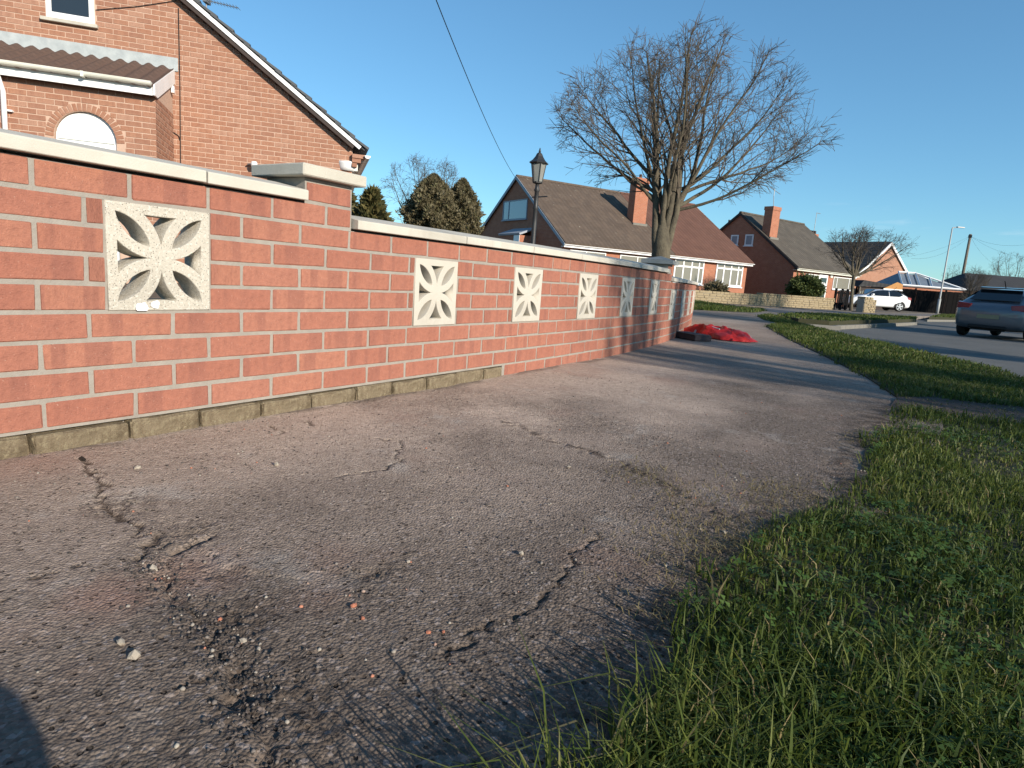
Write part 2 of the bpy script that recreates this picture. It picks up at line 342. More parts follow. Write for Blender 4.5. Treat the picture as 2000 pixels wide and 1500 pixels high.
def path_height(X, Y):
    rough = np.clip((fbm(X*2.2, Y*2.2, 4, 5)-.38)*3.2+.25*(X-.8)-.18*Y, 0.08, 1)
    pd = polydist(X, Y, patchedge); rough = np.maximum(rough, np.clip(1-pd/.12, 0, 1)*(vn(X*9, Y*9, 4) > .35))
    agg = vn(X*125, Y*125, 1)*.6+vn(X*75, Y*75, 2)*.5
    h = (fbm(X*1.1, Y*1.1, 3, 8)-.5)*.022+(fbm(X*8, Y*8, 3, 9)-.5)*.004+(agg-.55)*.0042*rough+(rs0.rand(*X.shape)-.5)*.0008
    h += -.004*rough
    soil = np.zeros(X.shape)
    jx = X+(vn(X*45, Y*45, 11)-.5)*.035; jy = Y+(vn(X*45, Y*45, 12)-.5)*.035
    for pl, w, dp in cracks:
        d = polydist(jx, jy, pl); wv = w*(.8+1.2*vn(X*25, Y*25, 6)); k = np.clip(1-d/wv, 0, 1); h -= dp*k**.5; soil = np.maximum(soil, np.clip(k*1.6, 0, 1)*.8)
    dl = polydist(jx, jy, patchedge); side = inpoly(jx, jy, patch)
    h -= np.where(side, .007*np.clip(1-dl/.25, 0, 1), 0)
    k = np.clip(1-dl/.055, 0, 1)*np.where(side, 1, .0); soil = np.maximum(soil, k*.6*np.clip(vn(X*40, Y*40, 27)*1.6, 0, 1)); h -= np.clip(1-dl/.012, 0, 1)*.006
    d = polydist(jx, jy, seam); k = np.clip(1-d/.035, 0, 1); deb = k*np.clip((vn(X*60, Y*60, 21)-.35)*3, 0, 1)
    soil = np.maximum(soil, deb*.75); h += deb*.006-.004*k
    # pockets of exposed dark stone
    for q, rr in ((g2(345, 1045), .10), (g2(240, 985), .09), (g2(395, 1130), .09), (g2(440, 1215), .08), (g2(540, 1370), .12), (g2(730, 1120), .07)):
        k = np.clip(1.2-np.hypot(jx-q[0], (jy-q[1]))/rr, 0, 1)*np.clip((vn(X*30, Y*30, 3)-.2)*2, 0, 1); h += (agg-.75)*.013*k; soil = np.maximum(soil, k*.45)
    # edge litter by the wall and by the grass
    k = np.clip(1-(X-.015)/.05, 0, 1)*(fbm(X*12, Y*6, 3, 31) > .5); soil = np.maximum(soil, k*.5)
    ed = polydist(jx, jy, edgeA); k = np.clip(1-ed/.16, 0, 1)*np.clip((vn(X*28, Y*28, 41)-.25)*2, 0, 1); soil = np.maximum(soil, k*.8); h += k*.006
    dust_shade = np.clip(1.16-X*.72+.6*np.exp(-X/.35)+(fbm(X*2.6, Y*2.6, 5, 14)-.5)*1.3, .14, 1)*np.clip(1.3-rough*.7, .3, 1)*np.clip(.50+(Y+.5)*.42, .38, 1)  # real dust by the wall; last factor puts foreground shade into the colour
    dust_shade = dust_shade*np.clip(1.25-Y*.06, .4, 1)
    rose = np.clip((fbm(X*3.1, Y*3.1, 4, 51)-.60)*3, 0, .7)*np.clip(1.3-X*.5, 0, 1)
    for q, rr in ((g2(215, 1165), .10), (g2(380, 1112), .11), (g2(60, 900), .2)): rose = np.maximum(rose, np.clip(1-np.hypot(jx-q[0], jy-q[1])/rr, 0, 1))
    return h, dust_shade, soil, rose
def grid(x0, x1, y0, y1, st):
    xs = np.arange(x0, x1+st/2, st); ys = np.arange(y0, y1+st/2, st); X, Y = np.meshgrid(xs, ys); nx, ny = len(xs), len(ys)
    i = np.arange(nx*ny).reshape(ny, nx); F = np.stack([i[:-1, :-1], i[:-1, 1:], i[1:, 1:], i[1:, :-1]], -1).reshape(-1, 4); return X, Y, F
Vs, Fs, As, b = [], [], [], 0
for (x0, x1, y0, y1, st) in ((-.06, 1.96, -.85, 1.5, .0058), (-.06, 2.0, 1.5, 3.3, .0105)):
    X, Y, F = grid(x0, x1, y0, y1, st); h, du, so_, ro = path_height(X, Y)
    Vs.append(np.stack([X.ravel(), Y.ravel(), h.ravel()], 1)); Fs.append(F+b); As.append((du.ravel(), so_.ravel(), ro.ravel())); b += X.size
me = npmesh('footpath', np.concatenate(Vs), np.concatenate(Fs), M['path'], True, {k: np.concatenate([a[i] for a in As]) for i, k in enumerate(('dust_shade', 'soil', 'rose'))})
struct('footpath', me)
# footpath beyond, following the wall and opening into the side street
ss = np.concatenate([np.arange(-6, 2, 1.0), np.arange(2, 16, .25)]); far_l = [wpos(s, -.06)[0] for s in ss]
Vp, at = [], []
pts = []
for s, l in zip(ss, far_l):
    for k in range(13):
        w = 2.0 if s < 9 else 2.0+(s-9)*.12
        q = wpos(s, -.06+w*k/12)[0]; pts.append((q[0], q[1], -.022 if s < 3.2 else -.004-.0*k))
Xp = np.array([p[0] for p in pts]); Yp = np.array([p[1] for p in pts])
Fp = []
for i in range(len(ss)-1):
    for k in range(12): a = i*13+k; Fp.append((a, a+1, a+14, a+13))
dst = np.clip(.66-.34*np.array([(k % 13)/12 for k in range(len(pts))])+(fbm(Xp*1.3, Yp*1.3, 4, 14)-.5)*.9, .1, .9)
struct('footpath', npmesh('footpath', pts, Fp, M['path'], True, {'dust_shade': dst}))
# street surfaces
sheet('side_street', [g2(1340, 640), g2(1400, 655), g2(1497, 636), g2(1543, 627), g2(1530, 618), g2(1640, 613), g2(1600, 606), g2(1480, 600), g2(1340, 585), (-16, 40), (-30, 20), (-8, 16)], M['drive'], -.014)
sheet('road', [(-6, -40), (30, -40), (30, 90), (-6, 90)], M['road'], -.20)
# kerb stones of the near verge
kl = [(xo+.06, -6.0), (xo+.06, outB[-1][1]-.8)]+[(p[0]+.05, p[1]+.03) for p in outB[::-1]]
def along(pl, step):
    out = []; carry = 0
    for a, b_ in zip(pl[:-1], pl[1:]):
        a = np.array(a); b_ = np.array(b_); L = np.linalg.norm(b_-a); d = (b_-a)/L; t = carry
        while t < L: out.append((a+d*t, math.atan2(d[1], d[0]))); t += step
        carry = t-L
    return out
kerb_me = MB().prism([(-.06, -.3), (.06, -.3), (.06, -.012), (.05, -.002), (-.06, -.002)], 'x', -.452, .452)
k0 = kerb_me.build('kerb_stone', M['kerb']).data; bpy.data.objects.remove(bpy.data.objects['kerb_stone'])
kr = empty('kerb', (xo, 0, 0)); kr['kind'] = 'structure'
for p, a in along(kl, .915): o = link('kerb_stone', k0, kr, (p[0]-xo, p[1], -.02), a)
kr2 = empty('kerb', G(1640, 628, -.03)); kr2['kind'] = 'structure'; o0 = np.array(kr2.location)
for line in ([(1518, 616), (1560, 622.6), (1620, 627.1), (1700, 625.6), (1790, 623.6)], [(1812, 619.6), (1890, 621.6), (1960, 622.6)]):
    for p, a in along([(q[0]+.05, q[1]-.06) for q in (g2(x, y) for x, y in line)], .915): link('kerb_stone', k0, kr2, (p[0]-o0[0], p[1]-o0[1], -.10-o0[2]), a)
# ground of the corner garden behind the wall, the far gardens and the far pavement
sheet('garden_paving', [(-.1, -8)]+[tuple(wpos(s, -.1)[0]) for s in np.arange(0, 15, .5)]+[(-14, 22), (-40, 30), (-40, -8)], M['paving'], -.03)
sheet('far_garden', [g2(1330, 588), g2(1480, 598), g2(1640, 606), g2(1700, 610), g2(1860, 612), (14, 75), (-60, 75), (-40, 28)], gm('garden_gravel', (.16, .13, .10), (.11, .09, .07), 5, .95, .5, 40), -.010)
sheet('far_pavement', [g2(1430, 606), g2(1640, 614), g2(1900, 619), g2(1900, 613), g2(1700, 611), g2(1630, 606), g2(1430, 598)], M['drive'], -.006)
# ------------------------------------------------------------------ grass
def m_grass(name, cols, tr=.35):
    t = MT(name, .55, .25); c = t.ramp(t.attr('rnd'), cols); t.col(c)
    tl = t.t.nodes.new('ShaderNodeBsdfTranslucent'); t.set(tl.inputs[0], t.mix(.0, c, c)); mx = t.t.nodes.new('ShaderNodeMixShader'); mx.inputs[0].default_value = tr
    t.t.links.new(t.b.outputs[0], mx.inputs[1]); t.t.links.new(tl.outputs[0], mx.inputs[2]); t.t.links.new(mx.outputs[0], t.t.nodes['Material Output'].inputs[0]); return t.m
M['grass'] = m_grass('grass_blades', [(0, (.026, .046, .010)), (.3, (.052, .084, .016)), (.6, (.095, .126, .024)), (.84, (.150, .168, .040)), (.9, (.21, .18, .085)), (1, (.28, .22, .11))])
M['clover'] = m_grass('clover_leaves', [(0, (.035, .075, .016)), (.6, (.065, .12, .024)), (1, (.10, .16, .04))])
rs = np.random.RandomState(11)
def blades(P, hgt, wid, lean, z0=0.0):
    n = len(P); a = rs.rand(n)*2*np.pi; b_ = rs.rand(n)*2*np.pi; dx, dy = np.cos(a)*wid/2, np.sin(a)*wid/2
    le = hgt*lean*(.3+rs.rand(n)); lx, ly = np.cos(b_)*le, np.sin(b_)*le; z = np.zeros(n)+z0
    V = np.empty((n, 5, 3)); x, y = P[:, 0], P[:, 1]
    V[:, 0] = np.stack([x-dx, y-dy, z-.01], 1); V[:, 1] = np.stack([x+dx, y+dy, z-.01], 1)
    V[:, 2] = np.stack([x-dx*.8+lx*.35, y-dy*.8+ly*.35, z+hgt*.6], 1); V[:, 3] = np.stack([x+dx*.8+lx*.35, y+dy*.8+ly*.35, z+hgt*.6], 1)
    V[:, 4] = np.stack([x+lx, y+ly, z+hgt*np.clip(1-.35*lean*lean, .5, 1)], 1)
    F = (np.arange(n)*5)[:, None, None]+np.array([[0, 1, 3], [0, 3, 2], [2, 3, 4]]); return V.reshape(-1, 3), F.reshape(-1, 3)
def scatter(poly, dens, y0, y1, edge=None, soft=.05):
    p = np.array(poly); x0, x1 = p[:, 0].min(), p[:, 0].max(); n = int((x1-x0)*(y1-y0)*dens); P = np.stack([x0+rs.rand(n)*(x1-x0), y0+rs.rand(n)*(y1-y0)], 1)
    jit = (vn(P[:, 0]*14, P[:, 1]*14, 61)-.5)*.10
    k = inpoly(P[:, 0]+jit, P[:, 1]+jit*.5, poly)
    P = P[k]
    if edge is not None:
        d = polydist(P[:, 0], P[:, 1], edge); P = P[rs.rand(len(P)) < np.clip(.12+d/soft, 0, 1)]
    k = rs.rand(len(P)) < np.clip(.35+1.5*(fbm(P[:, 0]*5, P[:, 1]*5, 3, 62)-.25), 0, 1); return P[k]
def visible(P, m=1300):
    d = np.c_[P, np.zeros(len(P))]-CAM; z = d@cf; x = 1000+FPX*(d@cr)/np.maximum(z, 1e-3); y = 750-FPX*(d@cu)/np.maximum(z, 1e-3); return (z > .05) & (x > -200) & (x < 2000+m) & (y < 1500+m)
VV, FF, RR, nb = [], [], [], 0
def put(P, hgt, wid, lean, z0=0.0, dry=.0):
    global nb
    V, F = blades(P, hgt, wid, lean, z0); VV.append(V); FF.append(F+nb); nb += len(V)
    patchy = fbm(P[:, 0]*3.2, P[:, 1]*3.2, 3, 77); c = np.clip(.55*rs.rand(len(P))+.65*(patchy-.15), 0, .86)
    dr = rs.rand(len(P)) < (.035+dry+.35*np.clip(fbm(P[:, 0]*4.5, P[:, 1]*4.5, 3, 78)-.55, 0, 1)); c = np.where(dr, .9+.1*rs.rand(len(P)), c); RR.append(np.repeat(c, 5))
for dens, y0, y1, w in ((42000, -1.0, .9, .0026), (26000, .9, 1.9, .0032), (14000, 1.9, 3.4, .0044)):
    P = scatter(vergeA, dens, y0, y1, edgeA, .07); P = P[visible(P)]
    cl = fbm(P[:, 0]*3.4, P[:, 1]*3.4, 3, 63); near = np.clip(1-polydist(P[:, 0], P[:, 1], edgeA)/.45, 0, 1)*np.clip((.35-P[:, 1])/.5, 0, 1.3)
    hh = (.012+.046*rs.rand(len(P))**1.4)*(.45+1.7*np.clip(cl-.2, 0, 1))+.11*near*rs.rand(len(P))**1.1
    put(P, hh, w*(.7+.8*rs.rand(len(P))), .4+.9*rs.rand(len(P)))
P = scatter(vergeA, 2600, -1, .6, edgeA, .02); P = P[visible(P)]; P = P[rs.rand(len(P)) < np.clip(1.1-polydist(P[:, 0], P[:, 1], edgeA)/.4, .08, 1)]
put(P, .04+.085*rs.rand(len(P))*np.clip(.8-P[:, 1]*1.3, .25, 1.1), np.full(len(P), .0042), .25+.5*rs.rand(len(P)))
P = scatter(vergeB, 9000, 3.4, 6.0, edgeB, .08); put(P, .02+.04*rs.rand(len(P)), np.full(len(P), .006), .5+.7*rs.rand(len(P)))
P = scatter(vergeB, 3800, 6.0, 15.0, edgeB, .1); put(P, .02+.05*rs.rand(len(P)), np.full(len(P), .010), .5+.7*rs.rand(len(P)))
sp = [g2(1735, 800), g2(1752, 778), g2(2000, 797), (xo, 4.0), (xo, 3.2), g2(2000, 834)]
P = scatter(sp, 1300, 2.8, 4.2); put(P, .012+.02*rs.rand(len(P)), np.full(len(P), .005), 1.+.5*rs.rand(len(P)), 0, .35)
tag(link('verge_grass', npmesh('verge_grass', np.concatenate(VV), np.concatenate(FF), M['grass'], False, {'rnd': np.concatenate(RR)})), 'green grass growing on the verge between asphalt path and road', 'grass', kind='stuff')
# dry roots and straw creeping over the path edge
VV, FF, RR, nb = [], [], [], 0
for q, rr, n in ((g2(1450, 1085), .17, 1500), (g2(1390, 1205), .08, 500), (g2(1560, 985), .17, 800), (g2(1700, 860), .10, 300), (g2(1330, 960), .10, 160), (g2(1250, 925), .08, 120)):
    P = np.array(q)+rs.randn(n, 2)*rr*np.array([.55, .8]); put(P, .003+.008*rs.rand(n), np.full(n, .0020), 4+3*rs.rand(n), .004, 1.)
tag(link('dry_grass', npmesh('dry_grass', np.concatenate(VV), np.concatenate(FF), M['grass'], False, {'rnd': np.concatenate(RR)})), 'dry straw and roots matted along the path edge', 'dry grass', kind='stuff')
# clover among the grass
P = scatter(vergeA, 2600, -.4, 2.4, edgeA, .02); P = P[visible(P)]; P = P[(fbm(P[:, 0]*4, P[:, 1]*4, 3, 91) > .52)]
n = len(P); V = np.empty((n, 9, 3)); a0 = rs.rand(n)*6.28; z = .02+.03*rs.rand(n); s_ = .005+.004*rs.rand(n); tx, ty = rs.randn(n)*.3, rs.randn(n)*.3
for j in range(3):
    for k, (rr, da) in enumerate(((0, 0), (1.25, -.5), (1.25, .5))):
        a = a0+j*2.094+da; ex, ey = np.cos(a)*rr*s_, np.sin(a)*rr*s_; V[:, j*3+k] = np.stack([P[:, 0]+ex, P[:, 1]+ey, z+ex*tx+ey*ty], 1)
tag(link('clover', npmesh('clover', V.reshape(-1, 3), np.arange(n*9).reshape(-1, 3), M['clover'], False, {'rnd': np.repeat(rs.rand(n), 9)})), 'small clover leaves scattered through the verge grass', 'clover', kind='stuff')
# far verges
def far_grass(poly, dens, label, h=.05, w=.02):
    global VV, FF, RR, nb
    VV, FF, RR, nb = [], [], [], 0; p = np.array(poly); sheet('far_verge_soil', poly, M['soil'], -.002)
    P = scatter(poly, dens, p[:, 1].min(), p[:, 1].max()); put(P, h*(.4+rs.rand(len(P))), np.full(len(P), w), .5+.6*rs.rand(len(P)))
    tag(link('far_verge_grass', npmesh('far_verge_grass', np.concatenate(VV), np.concatenate(FF), M['grass'], False, {'rnd': np.concatenate(RR)})), label, 'grass', kind='stuff')
far_grass([g2(1350, 605), g2(1400, 607), g2(1470, 610), g2(1500, 607), g2(1440, 601), g2(1350, 588)], 500, 'strip of rough grass in front of the buff stone wall', .10, .02)
far_grass([g2(1478, 617), g2(1505, 614), g2(1545, 625), g2(1522, 631), g2(1492, 625)], 1200, 'small tongue of brownish grass at the side street corner', .05, .014)
far_grass([g2(1516, 615), g2(1560, 622), g2(1620, 626.5), g2(1700, 625), g2(1790, 623), g2(1790, 619), g2(1680, 615), g2(1560, 611.5)], 330, 'far grass verge beside the pale kerb stones', .06, .03)
far_grass([g2(1815, 619), g2(1890, 621), g2(1960, 622), g2(1960, 615), g2(1840, 614.5)], 120, 'grass around the foot of the street lamp', .08, .05)
# ================================================================== GARDEN WALL
BL, CO, J0 = .225, .075, .06
gw = empty('garden_wall', (0, 0, 0), 0, 'new red brick garden wall with pale pierced screen blocks, coping and capped pillars', 'wall')
def brick_mesh(L, H, T, bev, seed, name='brick'):
    rr = random.Random(seed); bm = bmesh.new(); bmesh.ops.create_cube(bm, size=1.0)
    for v in bm.verts: v.co = Vector((v.co.x*L, (v.co.y+.5)*T, v.co.z*H))
    bmesh.ops.bevel(bm, geom=bm.edges[:], offset=bev, segments=1, affect='EDGES')
    for v in bm.verts: v.co += Vector((rr.uniform(-1, 1), rr.uniform(-.2, .2), rr.uniform(-1, 1)))*bev*.5
    me = bpy.data.meshes.new(name); bm.to_mesh(me); bm.free(); me.materials.append(M['brick'])
    at = me.attributes.new('bx', 'FLOAT', 'POINT'); at.data.foreach_set('value', np.array([v.co.x for v in me.vertices], np.float32))
    return me
BM = [brick_mesh(.215, .065, .102, .0035, i) for i in range(7)]
def m_for(me, m): c = me.copy(); c.materials[0] = m; return c
sections = [dict(u0=-4.2, u1=3.08, top=9, blk=[-3.35, .215], b0=4), dict(u0=4.03, u1=22.45, top=8, blk=[5.66, 9.17, 12.70, 16.22, 19.75], b0=3), dict(u0=23.40, u1=46.0, top=7, blk=[23.68, 26.95, 29.95, 33.2, 36.5, 39.8], b0=2)]
BW = 1.29                                                         # block width in bricks
bricks = []                                                       # (u0, u1, course)
pillars = [(3.08, 4.03, 10), (22.45, 23.40, 9)]
def spans(u0, u1, c):
    """stretcher bond inside u0..u1"""
    ph = .5 if c % 2 else 0.0; k = math.floor(u0-ph)+ph; out = []
    while k < u1-.02:
        a, b_ = max(k, u0), min(k+1, u1)
        if b_-a > .10: out.append([a, b_])
        elif out: out[-1][1] = b_
        k += 1
    return out
for c in range(1, 10):
    end = 46.0 if c <= 7 else (23.40 if c == 8 else 4.03)          # the wall steps down at each pillar
    cuts = [(x, x+BW) for sc in sections if sc['b0'] < c <= sc['b0']+4 for x in sc['blk']]
    edges = [-4.2]+[e for q in cuts for e in q]+[end]
    for i in range(0, len(edges), 2): bricks += [(a, b_, c) for a, b_ in spans(edges[i], edges[i+1], c)]
bricks += [(3.08, 4.03, 10), (22.45, 23.40, 9)]
bricks += [(a, b_, 0) for a, b_ in spans(8.92, 46.0, 0)]
rb = random.Random(5)
def bz(c): return J0+(c-.5)*CO
def campx(P):
    d = np.array(P)-CAM; z = d@cf; return (1000+FPX*(d@cr)/z, 750-FPX*(d@cu)/z, z)
scored = []
for (a, b_, c) in bricks:
    s = (a+b_)/2*BL; p, ang = wpos(s); q = campx((p[0], p[1], bz(c))); L = (b_-a)*BL-.010
    tn = np.array([-math.sin(ang), math.cos(ang)]); qa = campx((*(p-tn*L/2), bz(c))); qb = campx((*(p+tn*L/2), bz(c)))
    vis = q[2] > 0 and qb[0] > 0 and qa[0] < 1400; scored.append(((qb[0]-qa[0])*(.065*FPX/q[2]) if vis else -1, a, b_, c))
scored.sort(key=lambda t: -t[0])
def place(a, b_, c):
    s = (a+b_)/2*BL; off = rb.uniform(-.0006, .0008); p, ang = wpos(s, off); L = (b_-a)*BL-.010
    return p, ang, L, bz(c)+rb.uniform(-.001, .001)
joined = MB()
for k, (sc_, a, b_, c) in enumerate(scored):
    p, ang, L, z = place(a, b_, c); me = BM[rb.randrange(7)]; flip = rb.random() < .5
    deep = 2.1 if (c == 10 or (c == 9 and a > 20)) else 1
    if k < 300 and sc_ > 0:
        o = link('brick', me, gw, (p[0], p[1], z), math.pi/2+ang+rb.uniform(-.004, .004)); o.scale = (L/.215, deep, 1); o.rotation_euler[1] = rb.uniform(-.006, .006)
    else:
        V = np.empty(len(me.vertices)*3); me.vertices.foreach_get('co', V); V = V.reshape(-1, 3); bx = list(V[:, 0])
        V = V*np.array([L/.215, deep, 1]); ca, sa = math.cos(math.pi/2+ang), math.sin(math.pi/2+ang)
        W_ = np.stack([p[0]+V[:, 0]*ca-V[:, 1]*sa, p[1]+V[:, 0]*sa+V[:, 1]*ca, V[:, 2]+z], 1); n = len(W_)
        joined.add(W_, [tuple(q.vertices) for q in me.polygons]); joined.at('rnd', rb.random(), n); joined.at('bx', bx, n)
joined.build('far_bricks', M['brick'], gw, kind='stuff')
# old base course
bj = [-4.4, -3.45, -2.55, -1.6, -.66, .40, 1.33, 2.30, 3.25, 4.24, 5.16, 6.14, 7.10, 8.14, 8.90]
for a, b_ in zip(bj[:-1], bj[1:]):
    mb = MB().box(-(b_-a)*BL/2+.004, (b_-a)*BL/2-.004, 0, .1, -.05, .052+rb.uniform(-.004, .004)); p, ang = wpos((a+b_)/2*BL, .006+rb.uniform(-.004, .006))
    o = mb.build('base_brick', M['base'], gw, bevel=.006, loc=(p[0], p[1], 0), rz=math.pi/2+ang)
    bm = bmesh.new(); bm.from_mesh(o.data)
    bmesh.ops.subdivide_edges(bm, edges=bm.edges[:], cuts=2, use_grid_fill=True)
    for v in bm.verts: v.co += Vector([rb.uniform(-1, 1)*.0022 for _ in range(3)])
    bm.to_mesh(o.data); bm.free()
# mortar behind the brick faces, with openings at the screen blocks
mo = MB()
def mcell(u0, u1, z0, z1, y0=.0030, y1=.098):
    n = max(1, int(round((u1-u0)/1.0)) if u1*BL > WS else 1); us = np.linspace(u0, u1, n+1)
    for a, b_ in zip(us[:-1], us[1:]):
        c = []
        for z in (z0, z1):
            for u_, y in ((a, y0), (b_, y0), (b_, y1), (a, y1)): p, _ = wpos(u_*BL, -y); c.append((p[0], p[1], z))
        mo.hexa([c[0], c[3], c[2], c[1], c[4], c[7], c[6], c[5]])
for si, sc in enumerate(sections):
    zt = J0+sc['top']*CO-.004; zb0 = J0+sc['b0']*CO+.006; zb1 = zb0+4*CO-.012; e = sc['u1']+(.95 if si < 2 else 0)
    if si == 2: mcell(sc['u0'], e, -.1, zb0)
    elif si == 1: mcell(sc['u0'], 8.91, .056, zb0); mcell(8.91, e, -.1, zb0); mcell(sc['u0'], 8.90, -.1, .0555, .035)
    else: mcell(sc['u0'], e, .056, zb0); mcell(sc['u0'], e, -.1, .0555, .035)
    mcell(sc['u0'], e, zb1, zt)
    ed = [sc['u0']]+[x for b_ in sc['blk'] for x in (b_+.015, b_+BW-.015)]+[e]
    for i in range(0, len(ed), 2): mcell(ed[i], ed[i+1], zb0+.0005, zb1-.0005)
for a, b_, top in pillars: mcell(a, b_, J0+(top-2)*CO, J0+top*CO+.006, .004, .21); mcell(a, b_, -.1, J0+(top-2)*CO-.001, .10, .212)
mo.build('mortar', M['mortar'], gw)
# pierced screen blocks
def leaf_arc(cx, cy, r, p, q, n=9):
    a0 = math.atan2(p[1]-cy, p[0]-cx); a1 = math.atan2(q[1]-cy, q[0]-cx)
    while a1-a0 > math.pi: a1 -= 2*math.pi
    while a1-a0 < -math.pi: a1 += 2*math.pi
    return [(cx+r*math.cos(a0+(a1-a0)*i/n), cy+r*math.sin(a0+(a1-a0)*i/n)) for i in range(n+1)]
def rot4(pl, k):
    c, s_ = [(1, 0), (0, 1), (-1, 0), (0, -1)][k]; return [(x*c-y*s_, x*s_+y*c) for x, y in pl]
def block_mesh(m, seed):
    cu_ = bpy.data.curves.new('block', 'CURVE'); cu_.dimensions = '2D'; cu_.fill_mode = 'BOTH'; cu_.extrude = .043; cu_.bevel_depth = .0022; cu_.bevel_resolution = 1
    B = .290; loops = [[(-.5, -.5), (.5, -.5), (.5, .5), (-.5, .5)]]
    a, b_ = (.10, .10), (.432, .432); sg = .078; c = math.dist(a, b_); Rr = (c*c/4+sg*sg)/(2*sg); mid = (.266, .266); h = (Rr-sg)*.7071
    c1 = (mid[0]-h, mid[1]+h); c2 = (mid[0]+h, mid[1]-h)
    lens = leaf_arc(*c1, Rr, a, b_)+leaf_arc(*c2, Rr, b_, a)[1:-1]
    Ro = math.hypot(.060-c1[0], c1[1]); yb = c1[1]-math.sqrt(Ro**2-(.42-c1[0])**2)
    side = leaf_arc(*c1, Ro, (.060, 0), (.42, yb))+leaf_arc(c1[0], -c1[1], Ro, (.42, -yb), (.060, 0))[:-1]
    for k in range(4): loops += [rot4(lens, k), rot4(side, k)]
    for L in loops:
        sp_ = cu_.splines.new('POLY'); sp_.points.add(len(L)-1); sp_.use_cyclic_u = True
        for q, (x, y) in zip(sp_.points, L): q.co = (x*(B-.0044), y*(B-.0044), 0, 1)
    o = bpy.data.objects.new('tmp', cu_); COL.objects.link(o); dg = bpy.context.evaluated_depsgraph_get()
    me = bpy.data.meshes.new_from_object(o.evaluated_get(dg)); bpy.data.objects.remove(o); me.materials.clear(); me.materials.append(m)
    # stand it up: curve x -> along wall, curve y -> up, thickness -> y
    for v in me.vertices: x, y, z = v.co; v.co = (x, -z+.045, y)
    me.flip_normals() if False else None
    bm = bmesh.new(); bm.from_mesh(me); bmesh.ops.recalc_face_normals(bm, faces=bm.faces[:]); bm.to_mesh(me); bm.free(); return me
KM, KO = block_mesh(M['block'], 1), block_mesh(M['blockold'], 2)
for si, sc in enumerate(sections):
    for i, b_ in enumerate(sc['blk']):
        p, ang = wpos((b_+BW/2)*BL, .004 if si else .002)
        o = link('screen_block', KO if si == 0 else KM, gw, (p[0], p[1], J0+sc['b0']*CO+.0015+.148), math.pi/2+ang)
        if si == 0 and i == 1: o['label'] = 'weathered speckled screen block'
# coping stones
cprof = [(-.026, .0), (-.026, .031), (-.023, .034), (.130, .062), (.132, .059), (.132, .0)]
def coping(u0, u1, z, m):
    mb = MB(); n = 2 if u1*BL > WS else 1; pr = []
    us = np.linspace(u0, u1, n+1); k = len(cprof)
    for i, u_ in enumerate(us):
        s = u_*BL+(.0025 if i == 0 else (-.0025 if i == n else 0))
        for y, zz in cprof: p, _ = wpos(s, -y); pr.append((p[0], p[1], z+zz))
    F = [tuple(range(k)), tuple(range(n*k, n*k+k))[::-1]]
    for i in range(n):
        for j in range(k): F.append((i*k+j, (i+1)*k+j, (i+1)*k+(j+1) % k, i*k+(j+1) % k))
    o = mb.add(pr, F).build('coping_stone', m, gw, bevel=.0018); o.location.z += rb.uniform(-.0012, .0012); return o
for L, top in (([-4.2, -1.25, 1.42, 3.06], 9), ([4.06, 7.08, 9.78, 12.48, 15.18, 17.88, 20.58, 22.42], 8), ([23.43, 26.1, 28.8, 31.5, 34.2, 36.9, 39.6, 42.3, 45.0, 46.4], 7)):
    for a, b_ in zip(L[:-1], L[1:]): coping(a, b_, J0+top*CO+.004, M['coping'])
# pillar caps
p, ang = wpos(3.555*BL); MB().prism([(-.145, -.035), (.145, -.035), (.145, .25), (-.145, .25)], 'z', 0, .040).build('pillar_cap', M['cap'], gw, bevel=.004, loc=(p[0], p[1], J0+10*CO+.008), rz=math.pi/2+ang)
p, ang = wpos(22.92*BL); q = [(-.15, -.045), (.15, -.045), (.15, .255), (-.15, .255)]
mb = MB().prism(q, 'z', 0, .035); mb.add([(x, y, .036) for x, y in q]+[(0, .105, .075)], [(0, 1, 4), (1, 2, 4), (2, 3, 4), (3, 0, 4), (3, 2, 1, 0)])
mb.build('pillar_cap', M['capgrey'], gw, loc=(p[0], p[1], J0+9*CO+.008), rz=math.pi/2+ang)
o = gw.children[-1]; o['label'] = 'grey pyramid pillar cap'
# splashes of white paint on the old block
for i, (dx, dz, r_) in enumerate(((-.060, -.139, .018), (-.022, -.128, .012))):
    p, ang = wpos((.215+BW/2)*BL+dx, .0065); n = 11; mb = MB()
    rad = [r_*random.uniform(.8, 1.15) for _ in range(n)]; P2 = [(rad[k]*math.cos(6.283*k/n)*1.1, max(-.146-dz if i == 0 else -9, rad[k]*math.sin(6.283*k/n))) for k in range(n)]
    mb.prism(P2, 'y', 0, .002); mb.build('paint_splash', M['white'], gw, loc=(p[0], p[1], J0+4*CO+.1495+dz), rz=math.pi/2+ang)
# ================================================================== NEAR HOUSE
rh = cr*np.array([1, 1, 0]); rh /= np.linalg.norm(rh); fh = cf*np.array([1, 1, 0]); fh /= np.linalg.norm(fh)
wa = math.cos(R(17))*rh+math.sin(R(17))*fh; na = np.array([wa[1], -wa[0], 0])         # along the gable, out of the gable
HP = D(386, 200, 10.8); HO = np.array([HP[0], HP[1], 0.0])
def hp(px, py, off=0.0):
    q = onplane(px, py, HO+na*off, na); return float((q-HO)@wa), float(q[2])
